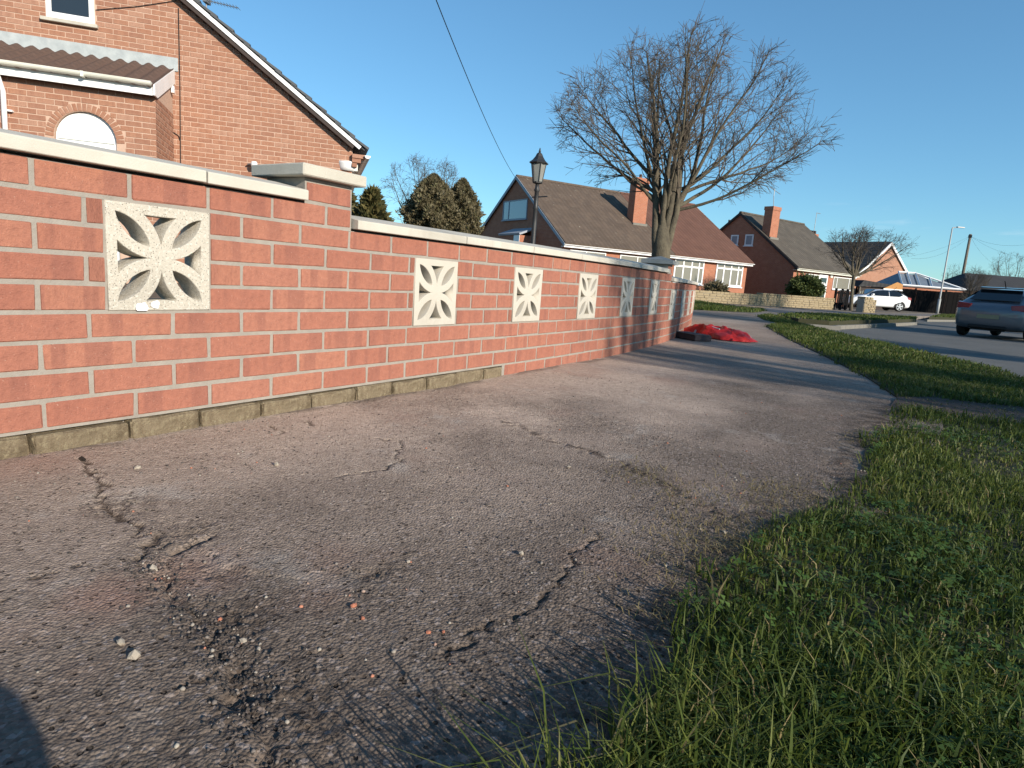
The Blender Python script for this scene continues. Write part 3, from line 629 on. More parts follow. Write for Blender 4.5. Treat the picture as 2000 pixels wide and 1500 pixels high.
# local frame: x along gable (right), y into the house, z up
house = empty('brick_house', HO, math.atan2(wa[1], wa[0]), 'tall orange brick gable house with lean-to porch behind the garden wall', 'house')
HC = .080
ea, ez = hp(693, 299); ta, tz = hp(345, -1); slope = (tz-ez)/(ta-ea)                   # soffit line of the verge
def verge(x): return ez+slope*(x-ea)
XE = ea-.05; XL = -9.0
apex = -4.6
def cap_z(x): return verge(x) if x > apex else verge(2*apex-x)
MB().add([(XL-.3, .006, -.1), (XE, .006, -.1), (XE, .006, verge(XE)), (apex, .006, verge(apex)), (XL-.3, .006, cap_z(XL-.3)),
          (XL-.3, 9, -.1), (XE, 9, -.1), (XE, 9, verge(XE)), (apex, 9, verge(apex)), (XL-.3, 9, cap_z(XL-.3))],
         [(0, 1, 2, 3, 4), (9, 8, 7, 6, 5), (0, 5, 6, 1), (1, 6, 7, 2), (2, 7, 8, 3), (3, 8, 9, 4), (4, 9, 5, 0)]).build('wall', M['hmortar'], house)
HB = [m_for(BM[i], M['hbrick']) for i in range(7)]
wx0, wz0 = hp(92, 34); wx1, _ = hp(186, 45)
win = (wx0, wx1, wz0, wz0+1.1)
PF = 1.29                                                         # porch depth
pxr, _ = hp(305, 250, PF); PL = -4.5
rh_ = random.Random(9)
acx = (hp(107, 285, PF)[0]+hp(228, 295, PF)[0])/2; ar = (hp(228, 292, PF)[0]-hp(107, 285, PF)[0])/2; atop = hp(168, 218, PF)[1]; acz = atop-ar
hb = []                                                           # bricks: (x, y, z, L, rz)
def course_bricks(x0, x1, z, c, y, rz=0.0, ox=0.0, cuts=()):
    ph = .1125 if c % 2 else 0.0; k = math.floor((x0-ph)/.225)*.225+ph
    while k < x1:
        segs = [(max(k, x0), min(k+.225, x1))]
        for (a, b_) in cuts:
            ns = []
            for s0, s1 in segs:
                if b_ <= s0 or a >= s1: ns.append((s0, s1)); continue
                if a > s0: ns.append((s0, a))
                if b_ < s1: ns.append((b_, s1))
            segs = ns
        for s0, s1 in segs:
            if s1-s0 > .045: hb.append(((s0+s1)/2, y, z, s1-s0-.011, rz))
        k += .225
nrow = int((verge(-3.4))/HC)
for c in range(nrow):
    z = (c+.5)*HC; xr = min(XE, ea+(z+HC*.5-ez)/slope+.10) if z > ez-.1 else XE
    cuts = [(win[0]-.01, win[1]+.01)] if win[2]-.02 < z < win[3] else []
    course_bricks(-3.4, xr, z, c, -.0, cuts=cuts)
ptop = hp(300, 190, PF)[1]
for c in range(int(ptop/HC)+1):
    z = (c+.5)*HC
    if z < acz: cut = [(acx-ar-.115, acx+ar+.115)]
    elif z < acz+ar+.12: w_ = math.sqrt(max(0, (ar+.112)**2-(z-acz)**2)); cut = [(acx-w_, acx+w_)]
    else: cut = []
    course_bricks(PL, pxr, z, c, -PF, cuts=cut)
    L0 = 0.0
    for k in range(7):                                            # porch side wall
        s0 = k*.225-(.1125 if c % 2 else 0); s0, s1 = max(0, s0), min(PF-.01, s0+.225)
        if s1-s0 > .05: hb.append((pxr, -PF+(s0+s1)/2, z, s1-s0-.011, math.pi/2))
def hworld(x, y, z): return HO+wa*x-na*y+np.array([0, 0, z])
sc2 = []
for q in hb:
    px, py, dz = campx(hworld(q[0], q[1], q[2])); hid = py > (262+px*.18)+22 or px < -10 or py < -8 or q[4] > 0
    sc2.append((-1 if hid else q[3]/dz, q))
sc2.sort(key=lambda t: -t[0])
jb = MB()
# largest faces first: full-length bricks nearest the camera
for k, (v_, (x, y, z, L, rz)) in enumerate(sc2):
    me = HB[rh_.randrange(7)]; dy = rh_.uniform(-.0015, .0015)
    if k < 300 and v_ > 0:
        o = link('brick', me, house, (x, y+dy, z), rz); o.scale = (L/.215, .8, .067/.065)
    else:
        V = np.empty(len(me.vertices)*3); me.vertices.foreach_get('co', V); V = V.reshape(-1, 3); bx = list(V[:, 0]); V = V*np.array([L/.215, .8, .067/.065])
        ca, sa = math.cos(rz), math.sin(rz); jb.add(np.stack([x+V[:, 0]*ca-V[:, 1]*sa, y+dy+V[:, 0]*sa+V[:, 1]*ca, V[:, 2]+z], 1), [tuple(q.vertices) for q in me.polygons]); jb.at('rnd', rh_.random(), len(V)); jb.at('bx', bx, len(V))
jb.build('bricks_beyond', M['hbrick'], house, kind='stuff')
# porch core (set back behind its bricks), arched opening left free
N = 18; arc = [(acx+(ar+.0)*math.cos(math.pi*i/N), acz+(ar)*math.sin(math.pi*i/N)) for i in range(N+1)]
pc = MB()
y0, y1 = -PF+.006, -.0
pc.box(PL, acx-ar, y0, y1-.004, -.1, ptop+.06); pc.box(acx+ar, pxr-.006, y0, y1-.004, -.1, ptop+.06)
for i in range(N):
    (xa, za), (xb, zb) = arc[i+1], arc[i]; t_ = ptop+.06; pc.hexa([(xa, y0, za), (xb, y0, zb), (xb, y1-.004, zb), (xa, y1-.004, za), (xa, y0, t_), (xb, y0, t_), (xb, y1-.004, t_), (xa, y1-.004, t_)])
pc.build('porch_wall', M['hmortar'], house)
for i in range(23):                                               # arch ring
    a = math.pi*(i+.5)/23; o = link('arch_brick', HB[i % 7], house, (acx+(ar+.056)*math.cos(a), -PF-.003, acz+(ar+.056)*math.sin(a)), 0); o.scale = (.104/.215, .6, (math.pi*(ar+.03)/23-.009)/.065); o.rotation_euler = (0, -a, 0)
# arched white door head, door frame and glass
dr = MB(); ap = [(acx+(ar-.006)*math.cos(math.pi*i/N), acz+(ar-.006)*math.sin(math.pi*i/N)) for i in range(N+1)]
dtop = hp(170, 265, PF-.06)[1]
dr.prism([p for p in ap if p[1] >= acz]+[(acx-ar+.006, acz-.4), (acx+ar-.006, acz-.4)], 'y', -PF+.06, -PF+.10); door = dr.build('door_head', M['white'], house)
f_ = MB(); zt = acz-.03
f_.box(acx-ar+.006, acx-ar+.09, -PF+.045, -PF+.06, 0, zt); f_.box(acx+ar-.09, acx+ar-.006, -PF+.045, -PF+.06, 0, zt); f_.box(acx-ar+.09, acx+ar-.09, -PF+.045, -PF+.06, zt-.10, zt)
f_.build('door_frame', M['white'], house); MB().box(acx-ar+.09, acx+ar-.09, -PF+.052, -PF+.058, .1, zt-.10).build('pane', M['glass'], door)
MB().box(acx-ar+.04, acx+ar-.04, -PF+.040, -PF+.046, zt+.02, zt+.03).build('door_bead', M['cream'], door)
# lean-to roof: flashing, tiles, gutter, fascia, barge end
fl0 = hp(0, 85); fl1 = hp(347, 133); ft1 = hp(347, 114)
rx1 = max(fl1[0]-.02, pxr+.05); zt_ = (fl1[1]); zf = ft1[1]
OV = .16; zg = hp(303, 168, PF+OV)[1]+.05
MB().box(PL, rx1+.03, -.018, -.003, zt_-.06, zf).build('flashing', M['lead'], house, bevel=.004)
pan = MB(); seg = 7; Tw = .205; Lr = math.hypot(PF+OV, zt_-zg)
nr = 4; tl = Lr/nr+.06
for i in range(seg+1):
    u_ = i/seg; w_ = .024*math.sin(u_*2*math.pi)
    for yy in (0, tl): pan.v.append((u_*Tw*1.06, -yy, w_+.004*(yy > 0))); 
n_ = len(pan.v)
pan.v += [(x, y, z-.016) for x, y, z in pan.v]
for i in range(seg): a = 2*i; pan.f += [(a, a+1, a+3, a+2), (a+n_+1, a+n_, a+n_+2, a+n_+3), (a+1, a+1+n_, a+3+n_, a+3)]
pan.f += [(0, n_, n_+1, 1), (2*seg, 2*seg+1, 2*seg+1+n_, 2*seg+n_)]
po = pan.build('roof_tile', M['pantile'], None); pm = po.data; bpy.data.objects.remove(po)
pit = math.atan2(zt_-zg, PF+OV); ncol = int((rx1-PL)/Tw)
for r_ in range(nr):
    for c in range(ncol):
        x = rx1-.05-(c+1)*Tw; t_ = r_*Lr/nr
        o = link('roof_tile', pm, house, (x, -t_*math.cos(pit)-.01, zt_-t_*math.sin(pit)-.012+rh_.uniform(-.004, .004))); o.rotation_euler = (pit+.025, rh_.uniform(-.01, .01), rh_.uniform(-.01, .01))
gy = -PF-OV; zf1 = hp(303, 187, PF+OV-.02)[1]
MB().box(PL, rx1-.046, gy+.02, gy+.045, zf1, zg-.04).build('fascia', M['white'], house)
MB().box(PL, rx1-.046, gy+.045, -PF-.003, zf1+.01, zf1+.03).build('soffit', M['soffit'], house)
gut = MB(); gp = [(gy+.012-.055+.055*math.cos(a), zg-.015+.055*math.sin(a)) for a in np.linspace(math.pi, 2*math.pi, 9)]
gut.prism(gp+[(gy+.012, zg-.008), (gy+.012-.11, zg-.008)], 'x', PL, rx1-.06); gut.build('gutter', M['cream'], house)
MB().box(pxr-.9, pxr-.86, gy-.105, gy+.015, zg-.08, zg-.004).build('gutter_bracket', M['cream'], house)
MB().prism([(gy-.01, zf1), (gy-.01, zg-.03), (-.02, zt_-.04), (-.02, zt_-.26), (gy+.16, zf1)], 'x', rx1-.045, rx1-.02).build('barge_end', M['white'], house)
MB().prism([(gy+.05, zf1+.02), (gy+.05, zg-.03), (-.01, zt_-.04), (-.01, zf1+.02)], 'x', pxr-.06, pxr-.012).build('roof_end', M['hmortar'], house)
# white downpipe at the left of the porch
q = hp(8, 200, PF+.05); MB().tube([(q[0]-.06, -PF-OV+.02, zf1+.02), (q[0]-.02, -PF-OV+.03, zf1-.03), (q[0], -PF-.05, zf1-.20), (q[0], -PF-.05, -.05)], .034, 10).build('downpipe', M['white'], house, True)
MB().box(q[0]-.02, q[0]+.10, -PF-.06, -PF, hp(18, 217, PF)[1]-.012, hp(18, 217, PF)[1]+.012).build('pipe_clip', M['white'], house)
# window in the gable
wv = MB(); a, b_, c, d_ = win; y = -.012; t_ = .075
for x0, x1, z0, z1 in ((a, a+t_, c, d_), (b_-t_, b_, c, d_), (a+t_, b_-t_, c, c+t_*1.3), (a+t_, b_-t_, d_-t_, d_)): wv.box(x0, x1, y, y+.06, z0, z1)
wo = wv.build('window', M['white'], house); MB().box(a+t_-.002, b_-t_+.002, y+.006, y+.012, c+t_, d_-t_).build('pane', M['glass'], wo)
MB().box(a-.07, b_+.05, -.07, .02, c-.055, c-.003).build('sill', M['cap'], wo, bevel=.004)
# main roof: stepped courses of slate tiles over the verge, bargeboard and soffit
al = math.atan(slope); dl = np.array([math.cos(al), math.sin(al)])      # along the verge, pointing right and down
rs_ = abs((apex-ea)/math.cos(al)); OVH = .13; e0 = np.array([ea, ez])
def vpt(t, h): return (e0[0]-dl[0]*t+math.sin(-al)*h, e0[1]-dl[1]*t+math.cos(al)*h)    # t up the slope from the eave, h above it
def quad(t0, t1, h0, h1, y0_, y1_): 
    P = [vpt(t0, h0), vpt(t1, h0), vpt(t1, h1), vpt(t0, h1)]; return MB().add([(p[0], y0_, p[1]) for p in P]+[(p[0], y1_, p[1]) for p in P], [(0, 1, 2, 3), (7, 6, 5, 4), (0, 4, 5, 1), (1, 5, 6, 2), (2, 6, 7, 3), (3, 7, 4, 0)])
quad(-.02, rs_+.1, .075, .14, -OVH-.022, -OVH).build('bargeboard', M['white'], house); quad(0.08, rs_+.1, .012, .075, -OVH-.002, .02).build('verge_soffit', M['soffit'], house)
rf = MB(); 
P = [vpt(-.10, .125), vpt(rs_+.2, .125), vpt(rs_+.2, .15), vpt(-.10, .15)]; roof = rf.add([(p[0], -OVH+.01, p[1]) for p in P]+[(p[0], 9.2, p[1]) for p in P], [(0, 1, 2, 3), (7, 6, 5, 4), (0, 4, 5, 1), (1, 5, 6, 2), (2, 6, 7, 3), (3, 7, 4, 0)]).build('roof', M['slate'], house)
t_ = -.14; k = 0
while t_ < rs_+.1:
    m_ = quad(0, .40, 0, .030, -OVH-.045+rh_.uniform(-.006, .006), 4.0); a0 = vpt(0, 0)
    p0, p1, p2, p3 = vpt(t_, .172), vpt(t_+.40, .150), vpt(t_+.40, .176), vpt(t_, .215)
    y_ = -OVH-.045+rh_.uniform(-.008, .008); MB().add([(p[0], y_, p[1]) for p in (p0, p1, p2, p3)]+[(p[0], 9.2, p[1]) for p in (p0, p1, p2, p3)], [(0, 1, 2, 3), (7, 6, 5, 4), (0, 4, 5, 1), (1, 5, 6, 2), (2, 6, 7, 3), (3, 7, 4, 0)]).build('tile_course', M['slate'], roof); t_ += .31; k += 1
MB().add([(apex, 9.2, verge(apex)+.25), (apex, -.16, verge(apex)+.25), (XL-.4, -.16, cap_z(XL-.4)+.2), (XL-.4, 9.2, cap_z(XL-.4)+.2)], [(0, 1, 2, 3)]).build('back_roof', M['slate'], house)
# white gutter end, corbel bricks and bay under the eave
gx, gz = vpt(-.16, .06)
MB().prism([(gx+.05+.055*math.cos(a), gz+.055*math.sin(a)) for a in np.linspace(math.pi, 2*math.pi, 9)], 'y', -OVH-.03, 9).build('gutter', M['white'], house)
for i in range(3): MB().box(XE-.01, XE+.22-.07*i, -.10, .10, ez-.10-.08*i, ez-.03-.08*i).build('corbel_brick', m_for(BM[0], M['hbrick']).materials[0], house, bevel=.004)
MB().box(XE+.0, XE+.10, -.02, .4, ez-.32, ez-.02).build('eave_box', M['cream'], house)
bx_, bz_ = hp(686, 322); MB().lathe([(.16, -.16), (.175, -.10), (.19, -.03), (.19, 0), (.10, .015), (.0, .016)], 20, (bx_-.07, .10, bz_+.05)).build('bay_top', M['white'], house, True)
# things fixed on the wall
q = hp(333, 178); MB().box(pxr+.003, pxr+.05, -.20, -.12, q[1]-.06, q[1]+.05).build('alarm_box', M['white'], house, bevel=.004)
q0 = hp(349, 16); q1 = hp(352, 330); MB().tube([(q0[0], -.012, q0[1]), (q0[0]+.004, -.012, (q0[1]+q1[1])/2), (q1[0], -.012, q1[1]-1.4)], .007, 6).build('cable', M['wire'], house)
qa = hp(188, 20); qb = hp(345, 2); MB().tube([(qa[0], -.014, qa[1]), ((qa[0]+qb[0])/2, -.014, (qa[1]+qb[1])/2-.02), (qb[0], -.014, qb[1])], .006, 6).build('cable', M['wire'], house)
qa = hp(338, 258); qb = hp(352, 272); MB().tube([(qa[0], -.014, qa[1]), (qb[0]-.02, -.014, qb[1]+.05), (qb[0], -.014, qb[1]-.02)], .007, 6).build('cable', M['wire'], house)
q = hp(495, 323); tp = MB().tube([(q[0]-.09, -.02, q[1]), (q[0]-.09, -.08, q[1]+.0), (q[0]-.02, -.12, q[1]+.01), (q[0]+.0, -.12, q[1]+.01)], .011, 8).build('hose_bracket', M['alu'], house)
MB().lathe([(.045, -.05), (.06, 0), (.045, .05), (.0, .055)], 12, (q[0]+.02, -.13, q[1])).build('lamp_bulb', M['white'], tp, True)
# aerial on the roof
aw = D(403, 20, 13.0); ae = empty('tv_aerial', aw, math.atan2(rh[1], rh[0]), 'dark comb-like television aerial above the slate verge of the gable house', 'aerial')
MB().tube([(0, 0, -.6), (0, 0, .26)], .014, 8).build('mast', M['alu'], ae)
dd = D(466, 17, 13.0)-D(403, 2, 13.0); bv = np.array([dd@rh, dd@fh, dd[2]]); b0 = np.array([0, 0, .19])
bo = MB().tube([b0-bv*.06, b0+bv], .009, 6).build('boom', M['alu'], ae)
for i in range(10): p = b0+bv*(.12+.095*i); MB().tube([p+np.array([0, -.12, 0]), p+np.array([0, .12, 0])], .005, 5).build('element', M['alu'], bo)
MB().box(b0[0]-.03, b0[0]+.05, -.10, .10, .13, .27).build('reflector', M['alu'], ae)
# white dome lamp seen over the coping
q = G(265, 900); w_ = D(265, 312, 8.0); dl_ = empty('garden_globe_light', (w_[0], w_[1], -.03), 0, 'small white globe light just showing over the coping before the porch', 'light')
MB().lathe([(.05, 0), (.05, .03), (.03, .06), (.03, w_[2]-.09)], 10).build('post', M['white'], dl_, True); MB().lathe([(.03, w_[2]-.09), (.09, w_[2]-.04), (.095, w_[2]), (.07, w_[2]+.035), (.0, w_[2]+.055)], 16).build('globe', M['white'], dl_, True)
# ================================================================== FAR HOUSES
M['b1'] = m_wallbrick('far_red_brick', (.42, .165, .095), (.36, .135, .08), (.36, .27, .21))
M['b3'] = m_wallbrick('far_orange_brick', (.40, .20, .13), (.36, .18, .115), (.36, .28, .22))
M['r1'] = m_roof('brown_tile_roof', (.135, .098, .072), (.105, .078, .06), (.36, .33, .26), .33, .30, .35)
M['r1b'] = m_roof('red_brown_tile_roof', (.155, .078, .055), (.13, .066, .048), (.2, .15, .11), .33, .30, .1)
M['r2'] = m_roof('grey_brown_tile_roof', (.115, .098, .078), (.088, .076, .062), (.22, .2, .15), .35, .33, .25)
M['r3'] = m_roof('dark_tile_roof', (.055, .055, .056), (.042, .042, .045), (.10, .1, .09), .35, .33, .15)
M['greytrim'] = gm('grey_painted_trim', (.33, .36, .40), (.28, .3, .34), 2, .6)
class GH:
    """gabled house in a local frame: x along the front eave, y back, z up"""
    def __init__(s, q, name, label, wall, trim, ov=.30, gov=.12):
        s.x, s.y, th, s.L, s.W, s.ze, s.zr = q; s.th = th; s.ov, s.gov = ov, gov
        s.w = np.array([math.cos(th), math.sin(th), 0]); s.n = np.array([-math.sin(th), math.cos(th), 0]); s.o = np.array([s.x, s.y, 0])
        s.e = empty(name, s.o, th, label, 'house'); s.wall, s.trim = wall, trim; k = (s.zr-s.ze)/s.W; s.k = k
        zw = s.ze+ov*k-.06; x0, x1, y0, y1 = gov, s.L-gov, ov, 2*s.W-ov; zr = s.zr-.08
        MB().add([(x0, y0, -.3), (x1, y0, -.3), (x1, y0, zw), (x0, y0, zw), (x0, y1, -.3), (x1, y1, -.3), (x1, y1, zw), (x0, y1, zw), (x0, s.W, zr), (x1, s.W, zr)],
                 [(0, 1, 2, 3), (5, 4, 7, 6), (4, 0, 3, 8, 7), (1, 5, 6, 9, 2), (3, 2, 9, 8), (6, 7, 8, 9)]).build('wall', wall, s.e)
    def slab(s, x0, x1, m, th=.10, back=True):
        for sgn in ((1, -1) if back else (1,)):
            def P(y, z): return (y if sgn > 0 else 2*s.W-y, z)
            a, b_ = P(-.03, s.ze-.02), P(s.W, s.zr); n = math.hypot(s.W, s.zr-s.ze); ny, nz = -(s.zr-s.ze)/n*th, s.W/n*th
            q = [(a[0], a[1]), (b_[0], b_[1]), (b_[0], b_[1]+nz), (a[0]+ny*sgn, a[1]+nz)]
            MB().prism(q, 'x', x0, x1).build('roof', m, s.e)
        # ridge tiles
        t_ = x0
        while t_ < x1-.05: 
            MB().prism([(s.W-.13, s.zr+.02), (s.W-.07, s.zr+.14), (s.W+.07, s.zr+.14), (s.W+.13, s.zr+.02)], 'x', t_+.004, min(t_+.45, x1)).build('ridge_tile', m, s.e); t_ += .45
    def barge(s, x, m, d=.16, t=.03):
        for sgn in (1, -1):
            q = [(-.02, s.ze-.16), (s.W, s.zr-.12), (s.W, s.zr+.08), (-.02, s.ze+.04)]
            MB().prism([(a if sgn > 0 else 2*s.W-a, z) for a, z in q], 'x', x-t/2, x+t/2).build('bargeboard', m, s.e)
    def fasc(s, x0, x1, m):
        MB().box(x0, x1, -.02, .02, s.ze-.17, s.ze-.03).build('fascia', m, s.e); MB().prism([(-.03+.055*math.cos(a)-.05, s.ze-.02+.055*math.sin(a)) for a in np.linspace(math.pi, 2*math.pi, 7)], 'x', x0-.05, x1+.05).build('gutter', m, s.e)
        MB().box(x0, x1, .02, s.ov, s.ze-.15, s.ze-.12).build('soffit', m, s.e)
    def fr(s, px, py, y=None):
        """pixel -> (x, z) on the front wall (or on the plane y)"""
        y = s.ov if y is None else y; q = onplane(px, py, s.o+s.n*y, s.n); return float((q-s.o)@s.w), float(q[2])
    def gb(s, px, py):
        q = onplane(px, py, s.o+s.w*s.gov, s.w); return float((q-s.o)@s.n), float(q[2])
    def window(s, x0, x1, z0, z1, cols, y, trans=None, gl='glass', proud=.05, frame='white', face='front', fw=.06):
        fmb, panes = MB(), []
        def bx(mb, a, b_, c, d_, e, f2):
            if face == 'front': mb.box(a, b_, e, f2, c, d_)
            else: mb.box(e, f2, a, b_, c, d_)
        bx(fmb, x0, x1, z0, z0+fw, y-proud, y+.02); bx(fmb, x0, x1, z1-fw, z1, y-proud, y+.02)
        xs = [x0]+[x0+(x1-x0)*c for c in cols]+[x1]
        for i, x in enumerate(xs):
            a = x if i == 0 else (x-fw if i == len(xs)-1 else x-fw/2); bx(fmb, a, a+fw, z0+fw, z1-fw, y-proud, y+.02)
        zs = [z0+fw, z1-fw] if trans is None else [z0+fw, z0+(z1-z0)*trans-fw/2, z0+(z1-z0)*trans+fw/2, z1-fw]
        if trans: 
            for a, b_ in zip(xs[:-1], xs[1:]): bx(fmb, a+fw*.5, b_-fw*.5, zs[1], zs[2], y-proud+.003, y+.02)
        wo_ = fmb.build('window', M[frame], s.e)
        for a, b_ in zip(xs[:-1], xs[1:]):
            for k in range(0, len(zs), 2):
                pm_ = MB(); bx(pm_, a+fw*.4, b_-fw*.4, zs[k]-.005, zs[k+1]+.005, y-proud*.5, y-proud*.5+.01); pm_.build('pane', M[gl if isinstance(gl, str) else gl[k//2]], wo_)
        sm = MB(); bx(sm, x0-.06, x1+.06, z0-.06, z0-.002, y-proud-.05, y+.01); sm.build('sill', M[frame], wo_); return wo_
    def chimney(s, x0, x1, y0, y1, z1, m, pots=1):
        c = MB().box(x0, x1, y0, y1, s.ze, z1-.25).build('chimney', m, s.e); MB().box(x0-.04, x1+.04, y0-.04, y1+.04, z1-.248, z1).build('chimney_top', m, c)
        MB().box(x0-.05, x1+.05, y0-.12, y1+.05, s.zr-.001-(s.W-y0)*s.k-.05, s.zr-(s.W-y0)*s.k+.16).build('flashing', M['kerb'], c)
        for i in range(pots):
            MB().lathe([(.11, 0), (.10, .05), (.085, .22), (.10, .24), (.07, .25)], 12, (x0+(x1-x0)*(i+.5)/pots, (y0+y1)/2, z1+.002)).build('chimney_pot', M['pantile'], c, True)
        return c
# --- semi-detached pair across the side street
A = GH([-14.507, 29.283, 1.087, 14.592, 5.746, 2.37, 6.289], 'semi_detached_house', 'long brick chalet bungalow pair with brown and red-brown tiled roof halves and central chimney', M['b1'], M['white'])
mid = A.L*.535
A.slab(0, mid-.01, M['r1']); A.slab(mid+.01, A.L, M['r1b']); A.barge(-.02, M['greytrim']); A.barge(A.L+.02, M['white']); A.fasc(-.02, A.L+.02, M['white'])
def wpx(H, a, b_, cols, **k):
    x0, z1 = H.fr(*a); x1, z0 = H.fr(*b_); return H.window(x0, x1, z0, z1, cols, H.ov, **k)
wpx(A, (1113, 487), (1178, 548), [.45], trans=.72, gl='glass_net'); wpx(A, (1211, 497), (1262, 551), [.6], trans=.72, gl='glass_net')
wpx(A, (1318, 504), (1370, 556), [.30, .58, .83], trans=.70, gl='glass_net', fw=.10); wpx(A, (1400, 512), (1446, 561), [.28, .55, .82], trans=.76, gl='glass_net', fw=.10)
ga, gz1 = A.gb(985, 394); gb_, gz0 = A.gb(1029, 427); A.window(min(ga, gb_), max(ga, gb_), gz0, gz1, [.75], A.gov, gl='glass_pale', face='gable', frame='greytrim', proud=.06, fw=.05)
# side porch of the gable
pa, pz = A.gb(1046, 446); pb, _ = A.gb(1003, 450); p0_, p1_ = min(pa, pb), max(pa, pb)
po_ = MB().prism([(A.gov-1.0, pz-.45), (A.gov, pz-.05), (A.gov, pz+.05), (A.gov-1.05, pz-.35)], 'y', p0_, p1_)
V_ = [(x, y, z) for (x, y, z) in po_.v]; po_.build('side_porch_roof', M['greytrim'], A.e)
MB().box(A.gov-.95, A.gov, p0_+.1, p1_-.1, -.2, pz-.45).build('side_porch', M['b1'], A.e); MB().box(A.gov-.97, A.gov-.95, p0_+.1, p0_+.75, 0, pz-.46).build('side_door', M['white'], A.e)
ch0 = A.fr(1233, 432, 2.6)[0]; cz = A.fr(1245, 349, 2.9)[1]
A.chimney(ch0, ch0+1.0, 2.45, 3.05, cz, M['b1'], 1)
# --- detached house beyond
Bq = [-5.615, 45.845, 1.181, 8.284, 5.07, 2.407, 6.16]
Bh = GH(Bq, 'gable_house', 'dark gabled house with grey-brown tiled roof and tall chimney on its verge', M['b1'], M['cream'])
Bh.slab(0, Bh.L, M['r2']); Bh.barge(-.02, M['soffit']); Bh.barge(Bh.L+.02, M['soffit']); Bh.fasc(0, Bh.L, M['cream'])
wpx(Bh, (1573, 534), (1608, 552), [.25, .72], gl='glass_net'); wpx(Bh, (1628, 540), (1663, 568), [.18, .78], gl='glass_net')
x0, z1 = Bh.fr(1600, 536); x1, _ = Bh.fr(1613, 560); d0 = MB().box(x0, x1, Bh.ov-.06, Bh.ov+.01, -.05, z1).build('door', M['white'], Bh.e); MB().box(x0+.15, x1-.15, Bh.ov-.075, Bh.ov-.061, z1-.6, z1-.2).build('pane', M['glass'], d0); MB().box(x0+.15, x1-.15, Bh.ov-.075, Bh.ov-.061, .3, z1-.75).build('pane', M['glass'], d0)
for a, b_ in (((1429, 459), (1441, 479)), ((1457, 458), (1470, 480))):
    y0_, z1 = Bh.gb(*a); y1_, z0 = Bh.gb(*b_); Bh.window(min(y0_, y1_), max(y0_, y1_), z0, z1, [], Bh.gov, gl='glass_pale', face='gable', frame='white', fw=.09)
x0, z1 = Bh.fr(1622, 533); MB().box(x0-.02, x0+.30, Bh.ov-.08, Bh.ov-.002, z1-.34, z1-.1).build('alarm_box', M['cream'], Bh.e, bevel=.01)
cx, cz = Bh.fr(1501, 403, 3.0); Bh.chimney(.25, 1.15, 2.6, 3.25, cz, M['b1'], 0)
cm = [c for c in Bh.e.children if c.name.startswith('chimney')][0]
MB().tube([(.7, 2.9, cz), (.55, 2.9, cz+.75), (.55, 2.9, cz+1.2)], .025, 6).build('aerial_mast', M['alu'], cm); MB().tube([(.0, 2.9, cz+1.25), (1.3, 2.9, cz+.95)], .02, 5).build('aerial_boom', M['alu'], cm)
# flat dormer block behind its left side
p = D(1408, 452, 50.5); db = empty('flat_dormer', (p[0], p[1], -.05), 1.181, 'dark flat-roofed dormer between the red-brown roof and dark gable', 'dormer')
MB().box(-2.2, 1.1, -.4, 2.6, 0, p[2]-.25).build('wall', M['b1'], db); MB().box(-2.4, 1.3, -.6, 2.8, p[2]-.249, p[2]+.10).build('roof', M['soffit'], db); MB().box(-1.9, .9, -.46, -.401, p[2]-.85, p[2]-.30).build('window_band', M['white'], db)
MB().tube([(.9, 0, p[2]+.1), (.9, 0, p[2]+1.05)], .09, 8).build('flue', M['iron'], db)
# --- lit gable house behind the white car
AR = D(1739, 474, 58.8); rd_ = -.5*rh+.866*fh; gd_ = .866*rh+.5*fh
Ce = empty('far_gable_house', (AR[0], AR[1], -.05), math.atan2(gd_[1], gd_[0]), 'orange brick gable house with white verge boards and dark roof behind the white car', 'house')
zr = AR[2]; W3, pk, L3 = 4.6, .716, 9.5
MB().add([(-W3, 0, -.2), (W3, 0, -.2), (W3, 0, zr-W3*pk), (0, 0, zr), (-W3, 0, zr-W3*pk), (-W3, L3, -.2), (W3, L3, -.2), (W3, L3, zr-W3*pk), (0, L3, zr), (-W3, L3, zr-W3*pk)],
         [(0, 1, 2, 3, 4), (9, 8, 7, 6, 5), (0, 5, 6, 1), (1, 6, 7, 2), (4, 9, 5, 0), (2, 7, 8, 3), (3, 8, 9, 4)]).build('wall', M['b3'], Ce)
for sg in (-1, 1):
    q = [(0, zr+.02), (sg*(W3+.3), zr-(W3+.3)*pk+.02), (sg*(W3+.3), zr-(W3+.3)*pk+.16), (0, zr+.16)]; MB().prism(q, 'y', -.12, L3+.2).build('roof', M['r3'], Ce)
    q = [(0, zr-.18), (sg*(W3+.3), zr-(W3+.3)*pk-.18), (sg*(W3+.3), zr-(W3+.3)*pk+.10), (0, zr+.10)]; MB().prism(q, 'y', -.18, -.121).build('bargeboard', M['white'], Ce)
c3 = MB().box(-.6, .6, L3-1.6, L3-.9, zr-.6, zr+1.0).build('chimney', M['b1'], Ce)
for i in (-.35, .05, .4): MB().lathe([(.14, 0), (.11, .3), (.13, .33)], 10, (i, L3-1.25, zr+1.001)).build('chimney_pot', M['soffit'], c3)
MB().tube([(.3, L3-1.2, zr+1.0), (.3, L3-1.2, zr+3.2)], .03, 6).build('aerial_mast', M['alu'], c3); MB().tube([(.3, L3-1.2, zr+3.15), (.9, L3-1.2, zr+3.15)], .03, 6).build('aerial_arm', M['alu'], c3)
